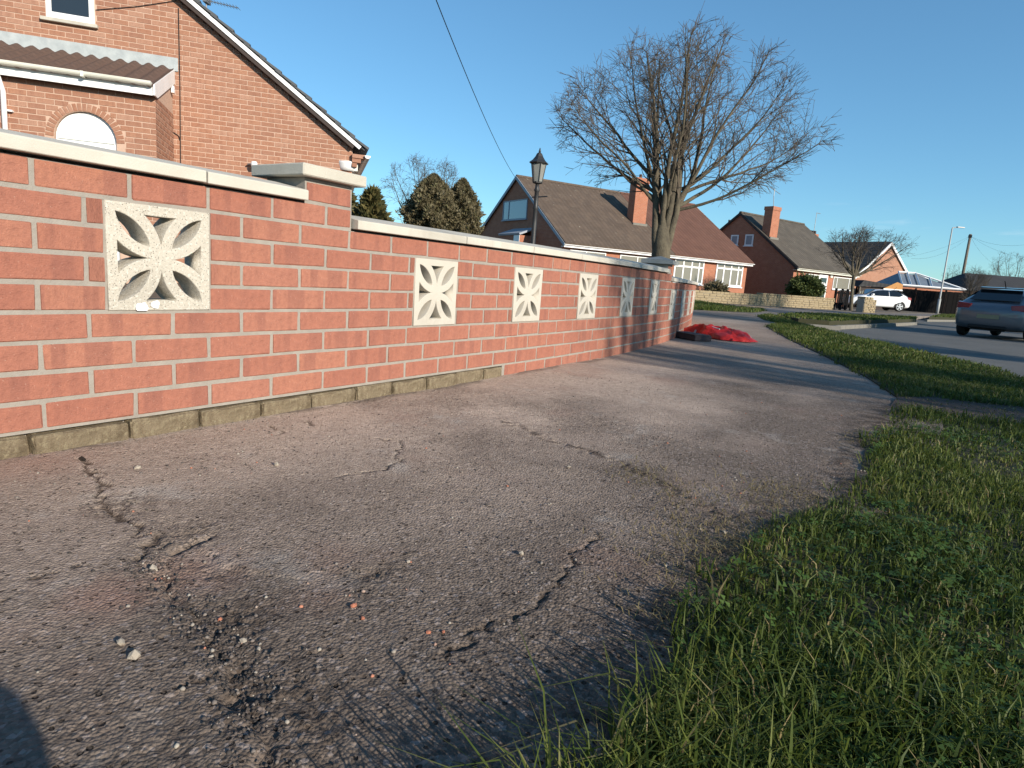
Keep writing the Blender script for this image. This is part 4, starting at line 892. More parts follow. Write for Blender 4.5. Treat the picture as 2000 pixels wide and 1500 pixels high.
# --- dark hipped roof at the right edge
p = D(1893, 531, 62); e = empty('low_bungalow', (p[0], p[1], -.1), math.atan2(rh[1], rh[0])+.05, 'low dark-roofed bungalow behind the parked silver car', 'house')
zt = p[2]; MB().add([(-2.2, -3, 2.3), (13, -3, 2.3), (13, 4, 2.3), (-2.2, 4, 2.3), (0, .5, zt), (11, .5, zt)], [(3, 2, 1, 0), (0, 1, 5, 4), (1, 2, 5), (2, 3, 4, 5), (3, 0, 4)]).build('roof', M['r3'], e); MB().box(-1.7, 12.5, -2.6, 3.6, 0, 2.299).build('wall', M['b1'], e)
# ================================================================== TREES AND PLANTS
M['bark'] = gm('grey_green_bark', (.135, .115, .078), (.062, .052, .038), 5, .95, .7, 26, bd=.03)
M['twig'] = gm('dark_twig', (.085, .068, .052), (.13, .105, .078), 2, .95)
M['greytwig'] = gm('grey_twig', (.10, .088, .075), (.075, .065, .055), 2, .95)
def unit(v): return v/(np.linalg.norm(v)+1e-9)
def bare_tree(seed, limbs, trunk, env, lens=(2.4, 1.1, .5), nch=(11, 6, 4), droop=.0, wig=.16, r1=.05, up=.10):
    """trunk: list of (point, radius); limbs: (start, dir, length, radius). Returns two tube lists: thick and thin"""
    g = np.random.RandomState(seed); thick, thin = [(np.array([p for p, _ in trunk]), [r for _, r in trunk])], []
    ec, er = np.array(env[0]), np.array(env[1])
    def grow(p, d, L, r, lev):
        n = max(3, int(L/(.22 if lev else .30))); pts = [p]; d = unit(d); step = L/n; dirs = [d]
        for i in range(n):
            d = unit(d+g.randn(3)*wig*(1 if lev else .45)+np.array([0, 0, up*(1 if lev < 2 else -droop)]))
            p = p+d*step; e = (p-ec)/er
            if e@e > .86+.22*g.rand() and (p-ec)@d > 0 and len(pts) > 2: break
            pts.append(p); dirs.append(d)
        m = len(pts); rad = [max(r*(1-.84*i/max(m-1, 1)), .0040) for i in range(m)]
        (thick if lev == 0 else thin).append((np.array(pts), rad, lev))
        if lev < 3:
            k = nch[lev]
            for j in range(k):
                t = (.22 if lev == 0 else .15)+.85*(j+g.rand())/k; i = min(int(t*(m-1)), m-1); q_ = (pts[i]-ec)/er
                if q_@q_ > 1.1: continue
                a = unit(np.cross(dirs[i], g.randn(3)))
                sp = (.32 if lev == 0 else .5)+.38*g.rand(); cd = unit(dirs[i]*math.cos(sp)+a*math.sin(sp)); 
                grow(pts[i], cd, lens[min(lev, 2)]*(.6+.7*g.rand())*(1.15-.45*t), max(rad[i]*.55, .006), lev+1)
    for (p, d, L, r) in limbs: grow(np.array(p, float), np.array(d, float), L, r, 0)
    return thick, thin
def tubes_mesh(L, name, m, n):
    V, F, b_ = [], [], 0
    for it in L:
        pts, rad = it[0], it[1]; k = len(pts); nn = n if len(it) < 3 or it[2] < 2 else 3
        if k < 2: continue
        t = np.gradient(pts, axis=0); t /= np.linalg.norm(t, axis=1)[:, None]+1e-9
        ref = np.array([.3, .9, .2]); a = np.cross(t, ref); a /= np.linalg.norm(a, axis=1)[:, None]+1e-9; c = np.cross(t, a)
        w = np.arange(nn)*2*np.pi/nn; ring = pts[:, None, :]+np.asarray(rad)[:, None, None]*(np.cos(w)[None, :, None]*a[:, None, :]+np.sin(w)[None, :, None]*c[:, None, :])
        V.append(ring.reshape(-1, 3)); i = np.arange(k*nn).reshape(k, nn); j = np.roll(i, -1, 1)
        F.append(np.stack([i[:-1], j[:-1], j[1:], i[1:]], -1).reshape(-1, 4)+b_); b_ += k*nn
    return npmesh(name, np.concatenate(V), np.concatenate(F), m, True)
def mk_tree(name, loc, label, cat, tt, barkm=None, twm=None, group=None, rz=0):
    e = empty(name, loc, rz, label, cat, group); thick, thin = tt
    link('trunk', tubes_mesh(thick, 'trunk', barkm or M['bark'], 9), e); link('crown', tubes_mesh(thin, 'crown', twm or M['twig'], 4), e); return e
# big pollarded tree
TD = 17.0
def th(px, py, dd=0.0): return D(px, py, TD+dd)
tb = th(1292, 500); TB = np.array([tb[0], tb[1], 0.0])
def tl(px, py, dd=0.0): return th(px, py, dd)-TB
top0 = tl(1294, 455); top0 = tl(1292, 488); trunk = [((0, 0, -.15), .40), ((0, 0, .5), .31), ((0, 0, 1.0), .27), (tuple(top0), .25), (tuple(tl(1293, 455)), .20), (tuple(tl(1295, 425)), .10), (tuple(tl(1296, 400)), .02)]
limb_px = [((1281, 485), (1271, 330), .105, -.05), ((1289, 470), (1284, 300), .085, .2), ((1297, 478), (1313, 300), .10, .0), ((1303, 485), (1345, 300), .105, -.05), ((1300, 470), (1352, 330), .08, .2), ((1292, 470), (1299, 300), .085, -.2),
           ((1279, 375), (1165, 300), .05, .2), ((1278, 395), (1190, 310), .045, -.3), ((1322, 405), (1470, 335), .055, .3), ((1325, 410), (1460, 372), .045, -.3), ((1330, 370), (1500, 300), .05, 0),
           ((1279, 350), (1205, 262), .055, .1), ((1281, 370), (1232, 250), .05, -.3), ((1318, 400), (1400, 300), .06, -.2), ((1330, 380), (1430, 325), .05, .2), ((1295, 415), (1270, 270), .06, .5), ((1305, 415), (1330, 260), .07, .6), ((1300, 415), (1318, 240), .06, -.6)]
limbs = []
for a, b_, r_, dd in limb_px:
    p0 = tl(*a); p1 = tl(b_[0], b_[1], dd*2.2); limbs.append((p0, p1-p0, 6.2, r_))
tt = bare_tree(4, limbs, trunk, (tl(1340, 244), (3.6, 3.5, 2.12)), (2.1, .95, .45), (12, 6, 3), .14, .14, up=.035)
mk_tree('bare_tree', TB, 'large leafless pollarded tree with many upright limbs rising behind the pillar', 'tree', tt)
# bare shrub tree and conifers beyond the garden
M['needle'] = m_grass('brown_green_conifer', [(0, (.13, .110, .062)), (.45, (.165, .140, .080)), (.8, (.20, .168, .098)), (1, (.15, .150, .068))], .3)
M['needle2'] = m_grass('dark_green_conifer', [(0, (.040, .046, .018)), (.5, (.085, .080, .030)), (1, (.16, .13, .05))], .15)
M['leaf'] = m_grass('evergreen_leaves', [(0, (.045, .065, .02)), (.5, (.075, .10, .03)), (1, (.14, .165, .055))], .25)
def leafmass(n, fn, size, seed, elong=1.6):
    g = np.random.RandomState(seed); P, Nn = fn(n, g); a = g.randn(len(P), 3)*.7+Nn; a /= np.linalg.norm(a, axis=1)[:, None]; b_ = np.cross(a, g.randn(len(P), 3)); b_ /= np.linalg.norm(b_, axis=1)[:, None]+1e-9
    s_ = size*(.5+g.rand(len(P)))[:, None]; V = np.stack([P-b_*s_*.5, P+b_*s_*.5, P+a*s_*elong], 1).reshape(-1, 3)
    return V, np.arange(len(P)*3).reshape(-1, 3), np.repeat(g.rand(len(P)), 3)
def conifer(px, py_top, wid_px, depth, label, m, seed, n=9000, sharp=.75, size=.16, group=None, full=.55):
    p = D(px, py_top, depth); h = p[2]; rad = wid_px/2*depth/FPX
    e = empty('conifer', (p[0], p[1], -.05), 0, label, 'tree', group)
    def fn(n, g):
        t = g.rand(n)**.8; prof = np.where(t > full, np.maximum(1-((t-full)/(1-full))**1.5, 0)**sharp, .82+.18*t/full); a = g.rand(n)*6.283
        lump = 1+.22*np.sin(a*5+t*17+seed)+.16*np.sin(a*11-t*31)+.10*g.randn(n); rr = rad*prof*lump*(.62+.38*g.rand(n)**.5)
        P = np.stack([rr*np.cos(a), rr*np.sin(a), .15*h+t*h*.85], 1); return P, np.stack([np.cos(a)*.6, np.sin(a)*.6, np.full(n, .75)], 1)
    V, F, c = leafmass(n, fn, size, seed); link('crown', npmesh('crown', V, F, m, False, {'rnd': c}), e)
    MB().tube([(0, 0, 0), (0, 0, h*.8)], [.13, .05], 7).build('trunk', M['bark'], e); return e
conifer(848, 341, 92, 28, 'taller brown-green conifer beside the bare shrub tree', M['needle'], 3, 42000, size=.075)
conifer(905, 350, 66, 28.5, 'narrow brown-green conifer nearest the chalet gable', M['needle'], 5, 32000, size=.075)
conifer(727, 378, 84, 25, 'low dark green conifer between brick pillar and bare shrub', M['needle2'], 8, 8000, 1.1, .20, full=.25)
conifer(672, 362, 60, 27, 'dark conifer mostly hidden behind the brick pillar', M['needle2'], 9, 5000, 1.1, .20, full=.3)
p = D(825, 470, 31); e0_ = np.array([p[0], p[1], 0]); lb = []
g = np.random.RandomState(2)
for i in range(13): a = g.rand()*6.28; s_ = .25+.6*g.rand(); lb.append(((0, 0, 1.0), (math.cos(a)*s_, math.sin(a)*s_, 1), 4.5, .05))
mk_tree('bare_shrub_tree', e0_, 'spreading leafless shrub tree behind the brown-green conifers', 'tree', bare_tree(6, lb, [((0, 0, -.1), .14), ((0, 0, 1.1), .12)], ((0, 0, 3.3), (2.4, 2.4, 2.6)), (1.5, .7, .4), (9, 5, 3), .0, .2), twm=M['greytwig'])
# small dense street tree by the picket gate
p = G(1662, 607, -.02); T2 = np.array([p[0], p[1], -.02]); dpt = (p-CAM)@cf
def t2(px, py): return D(px, py, dpt)-T2
lb = [(t2(1668, 540), t2(x, y)-t2(1668, 540), 4.5, .06) for x, y in ((1640, 500), (1660, 490), (1690, 490), (1705, 505), (1725, 520), (1650, 520), (1675, 485), (1735, 515), (1700, 480), (1640, 480))]
mk_tree('street_tree', T2, 'small dense leafless street tree in front of the black picket gate', 'tree', bare_tree(12, lb, [((0, 0, -.1), .10), (tuple(t2(1664, 570)), .085), (tuple(t2(1668, 538)), .09)], (t2(1690, 505), (2.9, 2.9, 1.5)), (1.4, .65, .35), (9, 5, 3), .05, .22), twm=M['greytwig'])
# shrubs
def bush(px, py, depth, wpx, hpx, label, m, seed, n, size, base=0.0):
    p = D(px, py, depth); w_ = wpx/2*depth/FPX; h = hpx*depth/FPX; e = empty('bush', (p[0], p[1], base), 0, label, 'bush')
    c0 = p[2]-base
    def fn(n, g):
        d = g.randn(n, 3); d /= np.linalg.norm(d, axis=1)[:, None]; a = np.arctan2(d[:, 1], d[:, 0]); l = 1+.18*np.sin(a*4+d[:, 2]*5+seed)+.1*g.randn(n)
        P = d*np.array([w_, w_, h/2])*(l*(.55+.45*g.rand(n)**.5))[:, None]+np.array([0, 0, c0]); P[:, 2] = np.maximum(P[:, 2], .02); return P, d
    V, F, c = leafmass(n, fn, size, seed); link('foliage', npmesh('foliage', V, F, m, False, {'rnd': c}), e); MB().tube([(0, 0, 0), (0, 0, max(c0, .2))], .04, 6).build('stem', M['bark'], e); return e
bush(1573, 562, 41, 58, 42, 'round dark evergreen bush beside the white front door', M['leaf'], 21, 11000, .085)
bush(1398, 566, 33, 36, 22, 'low brown shrub under the white bay window', M['needle'], 22, 1500, .12)
bush(1500, 592, 36, 60, 14, 'ragged low shrubs behind the buff stone wall', M['needle2'], 23, 1200, .12)
for k, (px, py, dp, w_, h_, lab) in enumerate(((1868, 522, 75, 40, 50, 'pale leafless shrub beside the telegraph pole'), (1905, 545, 48, 56, 40, 'beige leafless hedge shrub in front of the low bungalow roof'), (1975, 520, 70, 90, 45, 'dark leafless tree beyond the low bungalow'))):
    p = D(px, py, dp); b0_ = np.array([p[0], p[1], -.05]); rr = w_/2*dp/FPX; hh = p[2]+h_/2*dp/FPX; g = np.random.RandomState(40+k); lb = []
    for i in range(9): a = g.rand()*6.28; s_ = .2+.5*g.rand(); lb.append(((0, 0, .5), (math.cos(a)*s_, math.sin(a)*s_, 1), hh, .05))
    mk_tree('bare_shrub', b0_, lab, 'shrub', bare_tree(50+k, lb, [((0, 0, -.1), .12), ((0, 0, .6), .1)], ((0, 0, hh*.6), (rr, rr, hh*.45)), (1.6, .8, .4), (8, 5, 3), 0, .2), twm=M['greytwig'] if k < 2 else M['twig'])
# bare trees on the far side of the road (their shadows cross path and wall)
g = np.random.RandomState(8); lb = []
for i in range(12): a = g.rand()*6.28; s_ = .15+.5*g.rand(); lb.append(((0, 0, 2.2), (math.cos(a)*s_, math.sin(a)*s_, 1), 5.5, .09))
rt = mk_tree('roadside_tree', (15.2, 1.3, -.1), 'leafless tree across the road opposite the second wall pillar', 'tree', bare_tree(31, lb, [((0, 0, -.1), .26), ((0, 0, 1.2), .22), ((0, 0, 2.4), .24)], ((0, 0, 5.2), (3.2, 3.2, 3.0)), (2.2, 1.0, .5), (11, 6, 3), .05, .16))
for k, (x, y, rz, lab) in enumerate(((13.6, 9.5, 1.3, 'leafless tree across the road opposite the grass verge end'), (15.5, 17.5, 2.4, 'leafless tree across the road opposite the side street'), (13.0, 26.0, 3.6, 'leafless tree across the road beyond the silver car'))):
    c = copy_tree(rt); c.location = (x, y, -.1); c.rotation_euler[2] = rz; c['label'] = lab
# ================================================================== STREET FURNITURE
# garden lantern
LD = 9.6; p = D(1041, 470, LD); tz_ = D(1041, 298, LD)[2]
ln = empty('garden_lamp', (p[0], p[1], -.03), .3, 'black lamp post with six-sided lantern standing in the garden behind the wall', 'lamp post')
k_ = LD/FPX; zL0 = D(1041, 358, LD)[2]+.03; zL1 = D(1041, 324, LD)[2]+.03; zt = tz_+.03
MB().lathe([(.10, 0), (.10, .05), (.06, .12), (.055, .5), (.04, .55), (.037, 1.35), (.034, zL0-.40), (.045, zL0-.38), (.034, zL0-.34), (.032, zL0-.14), (.046, zL0-.12), (.03, zL0-.08), (.028, zL0-.02)], 14).build('post', M['iron'], ln, True)
MB().tube([(-.07, 0, zL0-.22), (.17, .0, zL0-.20)], .010, 8).build('ladder_bar', M['iron'], ln)
def ring(r_, z, n=6, a0=.0): return [(r_*math.cos(a0+6.2832*i/n), r_*math.sin(a0+6.2832*i/n), z) for i in range(n)]
ra, rb_ = .070, .112
fr_ = MB(); lo, hi = ring(ra, zL0), ring(rb_, zL1)
for a, b_ in zip(lo, hi): fr_.tube([a, b_], .007, 6)
fr_.lathe([(.028, zL0-.03), (.075, zL0-.015), (.078, zL0+.006), (.05, zL0+.007)], 6); fr_.lathe([(.10, zL1-.012), (.122, zL1-.006), (.122, zL1+.006), (.10, zL1+.008)], 6); lf = fr_.build('lantern', M['iron'], ln)
for i in range(6):
    a, b_, c, d_ = [np.array(q) for q in (lo[i], lo[(i+1) % 6], hi[(i+1) % 6], hi[i])]; nrm = (a+b_)*[.5, .5, 0]; nrm = nrm/np.linalg.norm(nrm)*.003
    MB().hexa([tuple(q+o_) for o_ in (0*nrm, -nrm) for q in (a*[.97, .97, 1], b_*[.97, .97, 1], c*[.97, .97, 1], d_*[.97, .97, 1])]).build('pane', M['frost'], lf)
MB().lathe([(.145, zL1+.004), (.150, zL1+.016), (.10, zL1+.055), (.062, zL1+.105), (.040, zL1+.15), (.024, zL1+.16), (.02, zL1+.165)], 6).build('lantern_roof', M['iron'], ln)
MB().lathe([(.012, zL1+.165), (.02, zL1+.18), (.012, zL1+.20), (.006, zL1+.23), (.001, zt)], 8).build('finial', M['iron'], ln, True)
# street lamp
b0 = G(1830, 613, -.03); dp = (b0-CAM)@cf; tp = D(1857, 447, dp); sl_ = empty('street_lamp', (b0[0], b0[1], -.05), 0, 'tall pale steel street lamp on the far verge by the black fence', 'street lamp')
hz = tp[2]+.05; lx = tp-b0; MB().tube([(0, 0, 0), (0, 0, 1.15)], .10, 12).build('base_column', M['galv'], sl_, True); MB().tube([(0, 0, 1.15), (0, 0, 1.25), (lx[0]*.3, lx[1]*.3, hz-.1), (lx[0]*.3+.02, lx[1]*.3, hz)], [.10, .06, .045, .04], 12).build('column', M['galv'], sl_, True)
hd = D(1878, 441, dp)-b0; a_ = np.array([lx[0]*.3, lx[1]*.3, hz]); hh = MB().tube([a_, a_+(rh*.35+[0, 0, .06])], .035, 8).build('bracket', M['galv'], sl_)
c_ = a_+rh*.35+np.array([0, 0, .06]); q = [c_+rh*u_+fh*v_+np.array([0, 0, w_]) for w_ in (-.03, .05) for u_, v_ in ((-.02, -.11), (.55, -.08), (.55, .08), (-.02, .11))]; MB().hexa([tuple(x) for x in q]).build('lamp_head', M['alu'], sl_, bevel=.01)
# telegraph pole with wires
b0 = D(1876, 560, 66); tpole = D(1891, 459, 66); po2 = empty('telegraph_pole', (b0[0], b0[1], -.1), 0, 'wooden telegraph pole with fanned wires beyond the black fence', 'pole')
hp_ = tpole[2]+.1; MB().tube([(0, 0, 0), (0, 0, hp_)], [.17, .12], 10).build('pole', M['timber'], po2, True); MB().box(-.16, .16, -.16, .16, hp_-.35, hp_-.1).build('pole_head', M['iron'], po2)
for tx, ty, td in ((1780, 505, 55), (1700, 505, 60), (2040, 470, 60), (2060, 505, 55), (1960, 520, 75)):
    q = D(tx, ty, td)-np.array([b0[0], b0[1], -.1]); t0 = np.array([0, 0, hp_-.2]); MB().tube([t0+(q-t0)*s_-np.array([0, 0, .7*4*s_*(1-s_)]) for s_ in np.linspace(0, 1, 9)], .007, 4).build('wire', M['wire'], po2)
# overhead wire to the chalet
q1 = D(1006, 346, 38.0); q0 = D(842, -25, 13.0); L_ = np.linspace(0, 1, 16); vec = q1-q0; e = empty('overhead_cable', q0, 0, 'thin black overhead cable slanting down to the chalet apex', 'cable')
MB().tube([vec*s_-np.array([0, 0, .30*4*s_*(1-s_)]) for s_ in L_], .011, 6).build('cable_strand', M['wire'], e)
MB().tube([(0, 0, -q0[2]), (0, 0, .4)], .11, 10).build('pole', M['timber'], e) if False else None
# ================================================================== STONE WALL, GATE, FENCE
def stone_wall(P0, P1, h0, h1, label, seed, th_=.28, skirt=.08):
    P0, P1 = np.array(P0), np.array(P1); d = P1-P0; L = np.linalg.norm(d[:2]); az = math.atan2(d[1], d[0]); e = empty('stone_wall', P0, az, label, 'wall'); rr = random.Random(seed)
    MB().box(0, L, .03, th_-.03, -.15, min(h0, h1)-.03).build('core', M['mortar'], e); z = -.02; rows = []
    while z < max(h0, h1)-.04: hgt = rr.uniform(.075, .13); rows.append((z, hgt)); z += hgt
    ms = []
    for i in range(5):
        mb = MB().box(-.5, .5, 0, 1, 0, 1); o = mb.build('stone', M['stone'], None, bevel=.0); me = o.data; bpy.data.objects.remove(o)
        bm = bmesh.new(); bm.from_mesh(me); bmesh.ops.bevel(bm, geom=bm.edges[:], offset=.06, segments=1, affect='EDGES')
        for v in bm.verts: v.co += Vector([rr.uniform(-1, 1)*.025 for _ in range(3)])
        bm.to_mesh(me); bm.free(); ms.append(me)
    for z, hgt in rows:
        x = rr.uniform(-.1, 0)
        while x < L:
            w_ = rr.uniform(.18, .46); hmax = h0+(h1-h0)*x/L
            if z+hgt*.5 < hmax:
                xa, xb = max(x, 0), min(x+w_, L)
                if xb-xa > .06: o = link('stone', ms[rr.randrange(5)], e, ((xa+xb)/2, rr.uniform(-.01, .012), z+.004)); o.scale = (xb-xa-.012, th_, hgt-.010)
            x += w_
    return e
s0 = G(1345, 588); s1 = G(1628, 604.5)
stone_wall((s0[0], s0[1], 0), (s1[0], s1[1], 0), .50, .56, 'long low wall of buff rough stone in front of the houses', 3)
s2 = G(1686, 609.5); s3 = G(1705, 610.5); d_ = unit((s1-s0)*[1, 1, 0]); s3 = s2+d_*1.05
stone_wall((s2[0], s2[1], 0), (s3[0], s3[1], 0), .72, .66, 'short buff stone pier at the driveway beside the white car', 4, .4)
# black picket gate between wall and pier
gt = empty('picket_gate', (s1[0]+d_[0]*.15, s1[1]+d_[1]*.15, 0), math.atan2(d_[1], d_[0]), 'black wooden picket gate between stone wall and stone pier', 'gate'); gL = float(np.linalg.norm((s2-s1)[:2]))-.3
pk_ = MB(); x = 0.05
while x < gL-.06: hgt = 1.0+.05*math.sin(x*3); pk_.prism([(x, .05), (x+.085, .05), (x+.085, hgt-.05), (x+.042, hgt), (x, hgt-.05)], 'y', 0, .022); x += .13
pk_.build('pickets', M['fence'], gt, kind='stuff')
for z in (.25, .80): MB().box(0, gL, .024, .06, z, z+.09).build('rail', M['fence'], gt)
for x in (0, gL*.5, gL-.09): MB().box(x-.05, x+.05, .062, .15, 0, 1.08).build('post', M['fence'], gt)
# black close-boarded fence
f0 = G(1655, 604, -.02)+fh*9; f0 = D(1668, 595, 52); f1 = D(1905, 590, 50); f0[2] = f1[2] = -.05
az = math.atan2((f1-f0)[1], (f1-f0)[0]); FL_ = float(np.linalg.norm((f1-f0)[:2])); fe = empty('board_fence', f0, az, 'tall black close-boarded fence behind the white car and street lamp', 'fence')
n_ = int(FL_/1.83); rr = random.Random(3)
for i in range(n_):
    mb = MB(); x = i*FL_/n_+.08; xe = (i+1)*FL_/n_-.06; hgt = 1.78+rr.uniform(-.03, .03)
    while x < xe: mb.box(x, min(x+.128, xe), -.012 if int(x*8) % 2 else 0, .02, .05, hgt+rr.uniform(-.01, .01)); x += .13
    mb.build('panel', M['fence'], fe); MB().box(i*FL_/n_-.05, i*FL_/n_+.06, -.03, .08, 0, 1.9).build('post', M['fence'], fe)
# carport roof and orange boarded gable
p = D(1705, 553, 50); ce = empty('carport', (p[0], p[1], -.05), math.atan2(rh[1], rh[0])+.1, 'low grey-roofed carport with an orange boarded gable end', 'carport')
MB().prism([(-1.5, p[2]-.30), (1.2, p[2]-.15), (1.2, p[2]+.02), (-1.1, p[2]+.22)], 'y', -.5, 4).build('roof', M['r3'], ce); MB().box(-1.3, 1.1, -.3, -.2, 0, p[2]-.33).build('front', M['soffit'], ce)
for x in (-1.35, 1.1): MB().box(x, x+.1, -.45, -.35, 0, p[2]-.25).build('post', M['timber'], ce)
M['orange'] = gm('orange_cedar', (.50, .26, .09), (.42, .2, .07), 5, .8); MB().prism([(.55, p[2]-.30), (2.1, p[2]-.30), (2.1, p[2]+.10), (1.6, p[2]+.25)], 'y', -.62, -.52).build('boarded_gable', M['orange'], ce); MB().box(.5, 2.1, -.66, -.625, p[2]-.42, p[2]-.30).build('trim', M['white'], ce)
# conservatory with a glazed hipped roof
p = D(1787, 536, 54); cv = empty('conservatory', (p[0], p[1], -.05), math.atan2(rh[1], rh[0])+.12, 'conservatory with grey hipped glass roof and white glazing bars above the fence', 'conservatory')
zt = p[2]+.05; zb = D(1790, 559, 54)[2]-.1; Lx, Rx, Dx = -2.6, 3.2, 2.0
bs = [(Lx, -Dx, zb), (Rx, -Dx, zb), (Rx, Dx, zb), (Lx, Dx, zb)]; r0_, r1_ = (-1.6, 0, zt), (.0, 0, zt)
M['polyc'] = gm('polycarbonate', (.16, .19, .22), (.12, .14, .17), 2, .3, spec=.5)
rf = MB().add(bs+[r0_, r1_], [(0, 1, 5, 4), (1, 2, 5), (2, 3, 4, 5), (3, 0, 4)]).build('roof', M['polyc'], cv)
def bar(a, b_): a = np.array(a)+[0, -.06, .11]; b_ = np.array(b_)+[0, -.06, .11]; MB().tube([a, b_], .075, 4).build('glazing_bar', M['white'], rf)
for t_ in (0, .5, 1.0): bar((r0_[0]+(r1_[0]-r0_[0])*t_, 0, zt), (r0_[0]+(r1_[0]-r0_[0])*t_-1.0, -Dx, zb))
bar((.9, -.56, zt-(zt-zb)*.28), (.1, -Dx, zb))
bar(r1_, bs[1]); bar(r1_, bs[2]); bar(r0_, r1_); bar(bs[0], bs[1]); bar(r1_, (Rx, 0, zb)); MB().lathe([(.05, 0), (.02, .12), (.0, .35)], 6, (r1_[0], 0, zt)).build('finial', M['white'], rf)
MB().box(Lx+.1, Rx-.1, -Dx+.1, Dx-.1, 0, zb-.01).build('wall', M['b1'], cv)
# pale post by the silver car
b0 = G(1878, 612, -.05); pp = D(1882, 570, (b0-CAM)@cf); e = empty('gate_post', (b0[0], b0[1], -.05), 0, 'pale wooden post standing behind the mirror of the silver car', 'post'); MB().box(-.14, .14, -.14, .14, 0, pp[2]).build('shaft', M['post'], e, bevel=.02); MB().add([(-.15, -.15, pp[2]), (.15, -.15, pp[2]), (.15, .15, pp[2]), (-.15, .15, pp[2]), (0, 0, pp[2]+.1)], [(0, 1, 4), (1, 2, 4), (2, 3, 4), (3, 0, 4), (3, 2, 1, 0)]).build('post_cap', M['post'], e)
# ================================================================== CARS
M['tyre'] = gm('tyre_rubber', (.018, .018, .018), None, 8, .85); M['rim'] = gm('alloy_rim', (.55, .56, .58), (.45, .46, .48), 6, .35, metal=.8)
M['red_lamp'] = gm('red_lens', (.20, .012, .012), (.3, .02, .02), 12, .25, spec=.6); M['carglass'] = m_glass('car_glass', (.008, .010, .012), .04); M['trim'] = gm('black_trim', (.015, .015, .016), None, 5, .6)
M['plate'] = gm('number_plate', (.30, .27, .17), None, 5, .5); M['chrome'] = gm('chrome', (.7, .7, .72), None, 5, .15, metal=1.0)
def paint(name, c, metal=0.0):
    t = MT(name, .35, .5, metal); t.col(c); t.b.inputs['Coat Weight'].default_value = .8; t.b.inputs['Coat Roughness'].default_value = .04; return t.m
# stations along the car: x, z low, z belt, z roof, half width low / belt / roof
ST = [(0, .42, .74, .78, .62, .66, .60), (.05, .30, .84, .88, .76, .79, .72), (.16, .24, .93, .97, .82, .86, .74), (.34, .22, .96, 1.08, .85, .885, .70), (.78, .21, .96, 1.40, .87, .895, .60), (1.35, .20, .95, 1.465, .88, .90, .61), (2.05, .20, .94, 1.46, .88, .90, .61), (2.45, .20, .93, 1.36, .88, .90, .62), (3.00, .20, .92, 1.02, .88, .89, .70), (3.25, .21, .90, .94, .87, .88, .72), (3.75, .22, .80, .85, .85, .85, .66), (4.05, .26, .66, .70, .78, .77, .58), (4.20, .36, .52, .56, .62, .60, .48)]
def stv(x):
    for a, b_ in zip(ST[:-1], ST[1:]):
        if a[0] <= x <= b_[0]: t = (x-a[0])/(b_[0]-a[0]); return [p+(q-p)*t for p, q in zip(a, b_)]
    return list(ST[-1])
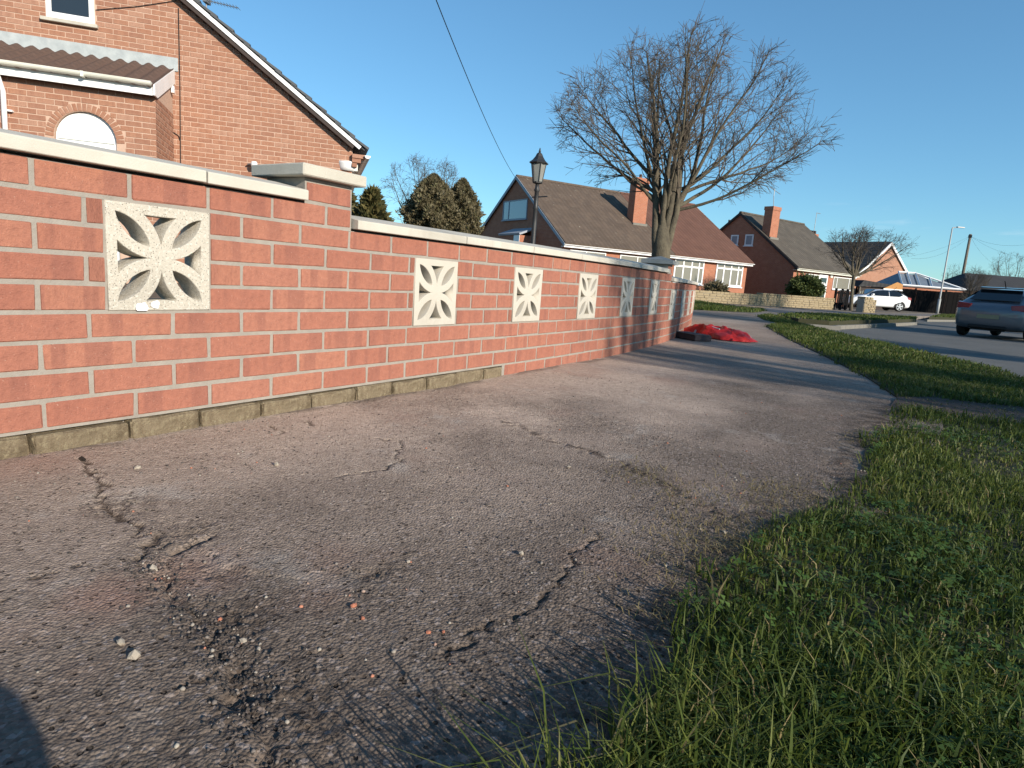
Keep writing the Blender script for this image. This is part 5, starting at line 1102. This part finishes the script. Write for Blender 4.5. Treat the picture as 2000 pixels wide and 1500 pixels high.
def car(loc, rz, m, label, plate=False):
    e = empty('parked_car', loc, rz, label, 'car'); mb = MB(); NN = 14
    for x, zl, zb, zr, wl, wb, wr in ST:
        half = [(wl*.55, zl), (wl*.96, zl+.03), (wl, zl+.14), (wb, (zl+zb)*.52), (wb*.985, zb-.02), (wr+(wb-wr)*.35, zb+(zr-zb)*.5) if zr-zb > .12 else (wb*.9, zb), (wr, zr-.03*min(1, (zr-zb)/.2)), ]
        mb.v += [(x, y, z) for y, z in half]+[(x, -y, z) for y, z in half[::-1]]
        mb.v[-7] = mb.v[-7]
    for i in range(len(ST)-1):
        for j in range(NN): a, b_ = i*NN+j, i*NN+(j+1) % NN; mb.f.append((a, b_, b_+NN, a+NN))
    mb.f += [tuple(range(NN))[::-1], tuple(range((len(ST)-1)*NN, len(ST)*NN))]
    o = mb.build('body', m, e, True); sm = o.modifiers.new('smooth', 'SUBSURF'); sm.levels = 2; sm.render_levels = 2
    bm = bmesh.new(); bm.from_mesh(o.data); bmesh.ops.recalc_face_normals(bm, faces=bm.faces[:]); bm.to_mesh(o.data); bm.free()
    def side_y(x, z):
        s_ = stv(x); zb, zr, wb, wr = s_[2], s_[3], s_[5], s_[6]; t = min(max((z-zb)/(max(zr-zb, .05)), 0), 1); return wb*.985+(wr-wb*.985)*t
    for sgn in (1, -1):                                            # side glass
        for k, (xs, lo_, hi_) in enumerate((((.62, .85, 1.15, 1.5), (1.10, .99, .985, .98), (1.13, 1.30, 1.36, 1.375)), ((1.56, 1.9, 2.3, 2.62, 2.86), (.98, .975, .97, .965, .96), (1.375, 1.37, 1.32, 1.18, 1.02)))):
            g_ = MB(); n = len(xs)
            for x, a, b_ in zip(xs, lo_, hi_): g_.v += [(x, sgn*(side_y(x, a)-.004), a), (x, sgn*(side_y(x, b_)-.004), b_), (x, sgn*(side_y(x, a)-.05), a), (x, sgn*(side_y(x, b_)-.05), b_)]
            for i in range(n-1): a = i*4; g_.f += [(a, a+1, a+5, a+4), (a+2, a+6, a+7, a+3)]
            g_.build('side_window', M['carglass'], e)
    rw = MB().add([(.285, .60, 1.03), (.285, -.60, 1.03), (.70, -.50, 1.345), (.70, .50, 1.345), (.33, .58, 1.02), (.33, -.58, 1.02), (.74, -.48, 1.33), (.74, .48, 1.33)], [(0, 1, 2, 3), (4, 7, 6, 5), (0, 4, 5, 1), (2, 6, 7, 3), (0, 3, 7, 4), (1, 5, 6, 2)])
    rw.v = [(x-.055, y, z+.03) for x, y, z in rw.v]; rw.build('rear_window', M['carglass'], e, bevel=.01)
    ws = MB().add([(2.42, .54, 1.37), (2.42, -.54, 1.37), (3.03, -.66, 1.02), (3.03, .66, 1.02), (2.40, .54, 1.33), (2.40, -.54, 1.33), (3.0, -.66, .98), (3.0, .66, .98)], [(0, 1, 2, 3), (4, 7, 6, 5), (0, 4, 5, 1), (2, 6, 7, 3), (0, 3, 7, 4), (1, 5, 6, 2)]); ws.v = [(x+.03, y, z+.02) for x, y, z in ws.v]; ws.build('windscreen', M['carglass'], e)
    sp = MB().hexa([(.56, .50, 1.395), (.56, -.50, 1.395), (.80, -.53, 1.41), (.80, .53, 1.41), (.54, .50, 1.42), (.54, -.50, 1.42), (.80, -.53, 1.445), (.80, .53, 1.445)]).build('spoiler', m, e, bevel=.008)
    for sgn in (1, -1):
        MB().hexa([(-.005+.03, sgn*.50, .80), (.04, sgn*.80, .80), (.30, sgn*.875, .83), (.20, sgn*.5, .83), (.035, sgn*.46, .93), (.06, sgn*.80, .97), (.33, sgn*.865, 1.0), (.22, sgn*.46, .95)]).build('tail_lamp', M['red_lamp'], e, bevel=.01)
        mi = MB().hexa([(2.62, sgn*.90, .96), (2.80, sgn*.90, .96), (2.78, sgn*1.08, .98), (2.64, sgn*1.08, .98), (2.62, sgn*.90, 1.09), (2.80, sgn*.90, 1.08), (2.78, sgn*1.07, 1.08), (2.64, sgn*1.07, 1.09)]).build('wing_mirror', m, e, bevel=.02)
        for xw in (.78, 3.36):
            w_ = MB(); yy = sgn*.80; prof = [(.20, -.09), (.29, -.09), (.315, -.06), (.315, .06), (.29, .09), (.20, .09)]; n = 24
            for r_, y in prof: w_.v += [(xw+r_*math.cos(6.2832*k/n), yy+y, .315+r_*math.sin(6.2832*k/n)) for k in range(n)]
            for i in range(len(prof)-1):
                for k in range(n): w_.f.append((i*n+k, i*n+(k+1) % n, (i+1)*n+(k+1) % n, (i+1)*n+k))
            wo_ = w_.build('wheel', M['tyre'], e, True); rm = MB(); yo = yy+sgn*.085
            for k in range(5):
                a = 6.2832*k/5+.3; c, s_ = math.cos(a), math.sin(a); wd = .032
                rm.hexa([(xw+q[0]*c-q[1]*s_, yo+sgn*q[2], .315+q[0]*s_+q[1]*c) for q in ((.03, -wd, 0), (.20, -wd*1.4, 0), (.20, wd*1.4, 0), (.03, wd, 0), (.03, -wd, .012), (.20, -wd*1.4, .008), (.20, wd*1.4, .008), (.03, wd, .012))])
            rm.tube([(xw, yo-sgn*.02, .315), (xw, yo+sgn*.014, .315)], .05, 12)
            n0 = len(rm.v); pr = [(.20, 0.006), (.222, .006), (.222, -.01), (.20, -.01)]
            for r_, y in pr: rm.v += [(xw+r_*math.cos(6.2832*k/n), yo+sgn*y, .315+r_*math.sin(6.2832*k/n)) for k in range(n)]
            for i in range(4):
                for k in range(n): rm.f.append((n0+i*n+k, n0+i*n+(k+1) % n, n0+((i+1) % 4)*n+(k+1) % n, n0+((i+1) % 4)*n+k))
            rm.build('rim', M['rim'], wo_); MB().tube([(xw, yo-sgn*.04, .315), (xw, yo-sgn*.03, .315)], .215, 20).build('brake_disc', M['trim'], wo_)
            ar = MB(); n = 14; pts_o = [(xw+.375*math.cos(math.pi*k/n), .315+.375*math.sin(math.pi*k/n)) for k in range(n+1)]; ar.prism(pts_o, 'y', sgn*.60, sgn*.886); ar.build('wheel_arch', M['trim'], e)
    MB().box(-.0, .08, -.45, .45, .27, .36).build('bumper_insert', M['trim'], e, bevel=.02)
    MB().box(-.012, .035, -.26, .26, .55, .66).build('number_plate', M['plate'] if plate else M['trim'], e)
    bd = MB().lathe([(.001, -.008), (.055, -.008), (.06, 0), (.045, .008), (.001, .01)], 14).build('badge', M['white'], e); bd.rotation_euler = (0, -math.pi/2, 0); bd.location = (.02, 0, .80)
    MB().tube([(.9, 0, 1.45), (.72, 0, 1.62)], .012, 6).build('aerial', M['trim'], e); MB().box(.12, .16, -.4, .4, .22, .26).build('exhaust_valance', M['trim'], e); return e
# silver hatchback seen from behind, white hatchback side-on in the drive
CD = 16.6; rc = D(1922, 655, CD); hdg = R(68)
sc_ = car((rc[0], rc[1], -.196), hdg, paint('silver_paint', (.115, .132, .155), .45), 'silver hatchback parked on the road with its rear towards the verge', True); sc_.scale = (.95, .95, .94)
wr_ = G(1755, 608.5, 0.0); hw = math.atan2(-rh[1], -rh[0])-.06; dv = np.array([math.cos(hw), math.sin(hw), 0]); wl_ = wr_-dv*.78+np.array([-dv[1], dv[0], 0])*(-.86)
car((wl_[0], wl_[1], -.006), hw, paint('white_paint', (.80, .81, .82)), 'white hatchback parked side-on in the drive behind the stone pier')
# ================================================================== LITTER ON THE PATH
def m_sheet():
    t = MT('red_plastic_sheet', .45, .4); t.col(t.mix(t.mapr(t.noise(6, 4), .3, .7), (.56, .028, .02), (.42, .018, .016))); t.bump(t.noise(30, 4, .6), .5, .02); return t.m
M['redsheet'] = m_sheet()
q0, q1 = G(1366, 652), G(1455, 668); c0 = (q0+q1)/2; az = math.atan2((q1-q0)[1], (q1-q0)[0]); Lb = np.linalg.norm(q1-q0)
bg_ = empty('rubble_bag', (c0[0], c0[1], 0), az, 'crumpled red plastic rubble bag lying on the path at the wall bend', 'bag')
n1, n2 = 40, 26; V = []; U_, T_ = np.meshgrid(np.linspace(-1, 1, n1), np.linspace(-1, 1, n2), indexing='ij')
rad_ = np.sqrt((U_**2+T_**2)/2+1e-9); hgt = .13*np.clip(1-np.abs(U_)**3.2, 0, 1)**.5*np.clip(1-np.abs(T_)**2.6, 0, 1)**.5*(1.08-.32*U_)
fold = np.abs(fbm((U_+3)*2.0, (T_+3)*2.8, 3, 7)-.5)*2; z = hgt*(.62+.75*fold)+.004; z = np.where((np.abs(T_+.05+.12*np.sin(U_*4)) < .20) & (U_ > -.35) & (U_ < .75), z*.62, z)
X_ = U_*Lb*.52+(vn(T_*3+5, U_*2, 4)-.5)*.10; Y_ = T_*.24*(1-.22*U_)+(vn(U_*4, T_*2+9, 5)-.5)*.10
i = np.arange(n1*n2).reshape(n1, n2); F = np.stack([i[:-1, :-1], i[1:, :-1], i[1:, 1:], i[:-1, 1:]], -1).reshape(-1, 4)
link('sheet', npmesh('sheet', np.stack([X_.ravel(), Y_.ravel(), z.ravel()], 1), F, M['redsheet'], True), bg_)
MB().tube([(-.10, -.10, .13), (0, -.12, .115), (.10, -.115, .105)], .006, 6).build('seam_tape', M['white'], bg_)
MB().tube([(-.30, -.20, .005), (-.25, -.17, .07), (-.21, -.19, .09), (-.19, -.23, .03), (-.21, -.26, .004)], .012, 7).build('handle', M['galv'], bg_, True)
q = G(1461, 663); e = empty('bottle_cap', (q[0], q[1], 0), 0, 'small white plastic lid at the end of the red bag', 'lid'); MB().lathe([(.03, 0), (.034, .012), (.034, .026), (.028, .034), (.0, .035)], 14).build('shell', M['white'], e, True)
q = G(1350, 664); e = empty('dark_slab', (q[0]-.03, q[1]+.10, 0), az+.05, 'dark brown slab lying between wall foot and red bag', 'slab')
mb = MB().box(-.22, .18, -.10, .12, 0, .055); mb.build('slab_body', gm('dark_slab', (.11, .075, .07), (.07, .05, .05), 9, .9, .4, 40), e, bevel=.006); MB().box(-.20, .17, -.102, .11, .0555, .066).build('slab_top', gm('slab_top', (.15, .10, .09), None, 9, .9, .4, 40), e, bevel=.004)
# brick rubble behind the bag
rr = random.Random(12)
def chip_mesh(seed, m, k=1.0):
    r2 = random.Random(seed); bm = bmesh.new(); bmesh.ops.create_icosphere(bm, subdivisions=1, radius=1.0)
    for v in bm.verts: v.co *= r2.uniform(.6, 1.2); v.co.z *= .65
    me = bpy.data.meshes.new('chip'); bm.to_mesh(me); bm.free(); me.materials.append(m); return me
M['chip'] = gm('brick_chip', (.42, .14, .08), (.50, .22, .14), 30, .95, .4, 120); M['peb'] = gm('pale_pebble', (.45, .40, .33), (.34, .29, .23), 30, .9, .4, 120); M['grav'] = MT('loose_gravel', .9, .15).m
t = MT('loose_chippings', .9, .15); t.col(t.ramp(t.attr('rnd'), [(0, (.05, .044, .04)), (.55, (.12, .10, .09)), (.8, (.22, .19, .165)), (.93, (.36, .33, .28)), (.97, (.34, .13, .08)), (1, (.45, .2, .13))])); M['grav'] = t.m
CH = [chip_mesh(i, M['chip']) for i in range(3)]; PB = [chip_mesh(10+i, M['peb']) for i in range(3)]
for k in range(9):
    q = G(1343+rr.uniform(0, 26), 648-rr.uniform(0, 9)); o = link('brick_rubble', CH[k % 3], None, (q[0], q[1], .02), rr.uniform(0, 6)); o.scale = (rr.uniform(.03, .055),)*2+(.035,); tag(o, 'lump of broken brick between the red bag and the wall', 'rubble', 'brick rubble by the red bag')
chips = [((298, 1107), .013, 0, 'grey pebble wedged in the broken asphalt patch edge'), ((304, 1122), .012, 1, 'orange brick chip wedged in the broken asphalt patch edge'), ((236, 1258), .011, 0, 'pale pointed stone on the smooth grey asphalt'), ((264, 1284), .013, 0, 'rough buff stone beside the pale pointed stone'), ((430, 1200), .006, 1, None), ((476, 1250), .008, 0, None), ((690, 1185), .008, 1, None), ((708, 1208), .006, 1, None), ((837, 1236), .006, 1, None), ((866, 1236), .005, 1, None), ((798, 1096), .006, 0, None), ((1018, 1082), .010, 0, 'pale grey stone casting a short shadow beyond the pale dusty patch'), ((540, 910), .012, 0, 'white mortar crumb on the dusty path near the wall'), ((268, 915), .013, 0, 'flat white mortar crumb on the dusty path'), ((505, 1265), .006, 0, None), ((160, 897), .016, 2, 'small tuft of brown debris below the base bricks'), ((1415, 1040), .009, 0, None), ((1110, 915), .009, 0, None), ((1300, 1105), .007, 0, None)]
def gz(x, y): return float(path_height(np.array([[x]]), np.array([[y]]))[0][0, 0])
for k, ((px, py), s_, kind, lab) in enumerate(chips):
    q = G(px, py); me = CH[k % 3] if kind == 1 else PB[k % 3]
    if kind == 2: me = me.copy(); me.materials[0] = M['wornsoil']
    o = link('brick_chip' if kind == 1 else 'stone_chip', me, None, (q[0], q[1], gz(q[0], q[1])+s_*.3), k*1.3); o.scale = (s_*.85, s_*.6, s_*.8)
    if lab: tag(o, lab, 'stone' if kind != 1 else 'brick chip')
    elif kind == 1: tag(o, 'tiny red brick chip loose on the asphalt path', 'brick chip', 'tiny red chips on the path')
    else: tag(o, 'tiny pale stone chip loose on the asphalt path', 'stone', 'tiny pale chips on the path')
# loose chippings everywhere on the near path
n = 5200; gx_, gy_ = .02+rs.rand(n)*1.75, -.7+rs.rand(n)**1.3*3.2; dn = fbm(gx_*3, gy_*3, 4, 71); edge_ = np.clip(1-polydist(gx_, gy_, patchedge)/.15, 0, 1); k = rs.rand(n) < np.clip((dn-.42)*3.5, .06, .9)+edge_*.5; gx_, gy_ = gx_[k], gy_[k]
zz = path_height(gx_, gy_)[0]; n = len(gx_); base = np.array([v.co[:] for v in bpy.data.meshes[PB[0].name].vertices]); fc = np.array([p.vertices[:] for p in PB[0].polygons]); s_ = .0012+.0032*rs.rand(n)**2.2; a = rs.rand(n)*6.28
V = np.empty((n, len(base), 3)); c, s2_ = np.cos(a), np.sin(a)
V[:, :, 0] = gx_[:, None]+s_[:, None]*(base[:, 0]*c[:, None]-base[:, 1]*s2_[:, None]); V[:, :, 1] = gy_[:, None]+s_[:, None]*(base[:, 0]*s2_[:, None]+base[:, 1]*c[:, None]); V[:, :, 2] = zz[:, None]+s_[:, None]*(base[:, 2]+.2)
F = (np.arange(n)*len(base))[:, None, None]+fc[None]
tag(link('loose_chippings', npmesh('loose_chippings', V.reshape(-1, 3), F.reshape(-1, 3), M['grav'], False, {'rnd': np.repeat(rs.rand(n), len(base))})), 'loose fine stone chippings scattered over the worn path', 'gravel', kind='stuff')

# denser dark chippings lying in the broken patch edge
pe = np.array(patchedge); n = 900; k = rs.randint(0, len(pe)-1, n); t_ = rs.rand(n)[:, None]; Q = pe[k]*(1-t_)+pe[k+1]*t_+np.stack([np.abs(rs.randn(n))*.03, rs.randn(n)*.025], 1)
zz = path_height(Q[:, 0], Q[:, 1])[0]; s_ = .0013+.0028*rs.rand(n)**2.2; a = rs.rand(n)*6.28; c, s2_ = np.cos(a), np.sin(a); V = np.empty((n, len(base), 3))
V[:, :, 0] = Q[:, :1]+s_[:, None]*(base[:, 0]*c[:, None]-base[:, 1]*s2_[:, None]); V[:, :, 1] = Q[:, 1:]+s_[:, None]*(base[:, 0]*s2_[:, None]+base[:, 1]*c[:, None]); V[:, :, 2] = zz[:, None]+s_[:, None]*(base[:, 2]+.2)
F = (np.arange(n)*len(base))[:, None, None]+fc[None]
tag(link('crumbled_asphalt', npmesh('crumbled_asphalt', V.reshape(-1, 3), F.reshape(-1, 3), M['grav'], False, {'rnd': np.repeat(rs.rand(n)**2.2*.95, len(base))})), 'crumbled dark asphalt stones along the broken patch edge', 'gravel', kind='stuff')
# ================================================================== PHOTOGRAPHER (crouching behind the lens; only the shadow reaches the picture)
pe_ = empty('person', (CAM[0], CAM[1], 0), math.atan2(rh[1], rh[0]), 'person in a dark jacket crouching on the verge and holding up a phone', 'person')
M['jacket'] = gm('navy_jacket', (.020, .024, .038), (.03, .034, .05), 9, .85, .4, 60); M['skin'] = gm('skin', (.48, .28, .20), (.42, .24, .17), 9, .6); M['hair'] = gm('dark_hair', (.03, .02, .015), None, 30, .8, .5, 90)
def skin(name, J, E, m, parent):
    me = bpy.data.meshes.new(name); me.from_pydata([j[:3] for j in J], E, []); o = link(name, me, parent); me.materials.append(m)
    sk = o.modifiers.new('skin', 'SKIN'); sk.use_smooth_shade = True; lay = me.skin_vertices[0].data
    for q, j in zip(lay, J): q.radius = (j[3], j[3]*(j[4] if len(j) > 4 else 1))
    lay[0].use_root = True; sb_ = o.modifiers.new('sub', 'SUBSURF'); sb_.levels = sb_.render_levels = 2; return o
J = [(0, -.72, .34, .15), (0, -.64, .52, .15), (0, -.55, .72, .15), (0, -.47, .86, .07)]; E_ = [(0, 1), (1, 2), (2, 3)]
for sgn in (1, -1):
    b_ = len(J); J += [(sgn*.19, -.52, .80, .068), (sgn*.21, -.22, .44, .045), (sgn*.115, -.10, .51, .034)]; E_ += [(2, b_), (b_, b_+1), (b_+1, b_+2)]
    b_ = len(J); J += [(sgn*.11, -.70, .32, .095), (sgn*.25, -.20, .43, .080), (sgn*.27, -.36, .10, .052), (sgn*.27, -.20, .04, .045)]; E_ += [(0, b_), (b_, b_+1), (b_+1, b_+2), (b_+2, b_+3)]
skin('body', J, E_, M['jacket'], pe_)
hd_ = MB().lathe([(.05, -.13), (.062, -.11), (.075, -.06), (.088, 0), (.090, .05), (.075, .10), (.04, .125), (.001, .13)], 18, (0, -.40, 1.0)).build('head', M['skin'], pe_, True)
MB().lathe([(.092, .0), (.098, .05), (.084, .105), (.045, .135), (.001, .142)], 18, (0, -.415, 1.0)).build('hair', M['hair'], hd_, True); MB().lathe([(.012, -.02), (.016, 0), (.005, .025)], 8, (0, -.315, .99)).build('nose', M['skin'], hd_, True)
for sgn in (1, -1):
    hnd = skin('hand', [(sgn*.115, -.095, .515, .026), (sgn*.088, -.055, .54, .026)], [(0, 1)], M['skin'], pe_)
    for k in range(4): skin('finger', [(sgn*.088, -.05, .512+.017*k, .009), (sgn*.075, -.022, .512+.017*k, .008), (sgn*.045, -.012, .514+.016*k, .007)], [(0, 1), (1, 2)], M['skin'], hnd)
    skin('thumb', [(sgn*.090, -.065, .53, .010), (sgn*.070, -.055, .545, .009), (sgn*.050, -.046, .548, .008)], [(0, 1), (1, 2)], M['skin'], hnd)
ph = empty('phone', (CAM[0], CAM[1], CAM[2]), math.atan2(rh[1], rh[0]), 'black phone held sideways in both hands of the crouching person', 'phone'); MB().box(-.08, .08, -.036, -.027, -.036, .036).build('phone_body', M['trim'], ph, bevel=.003)
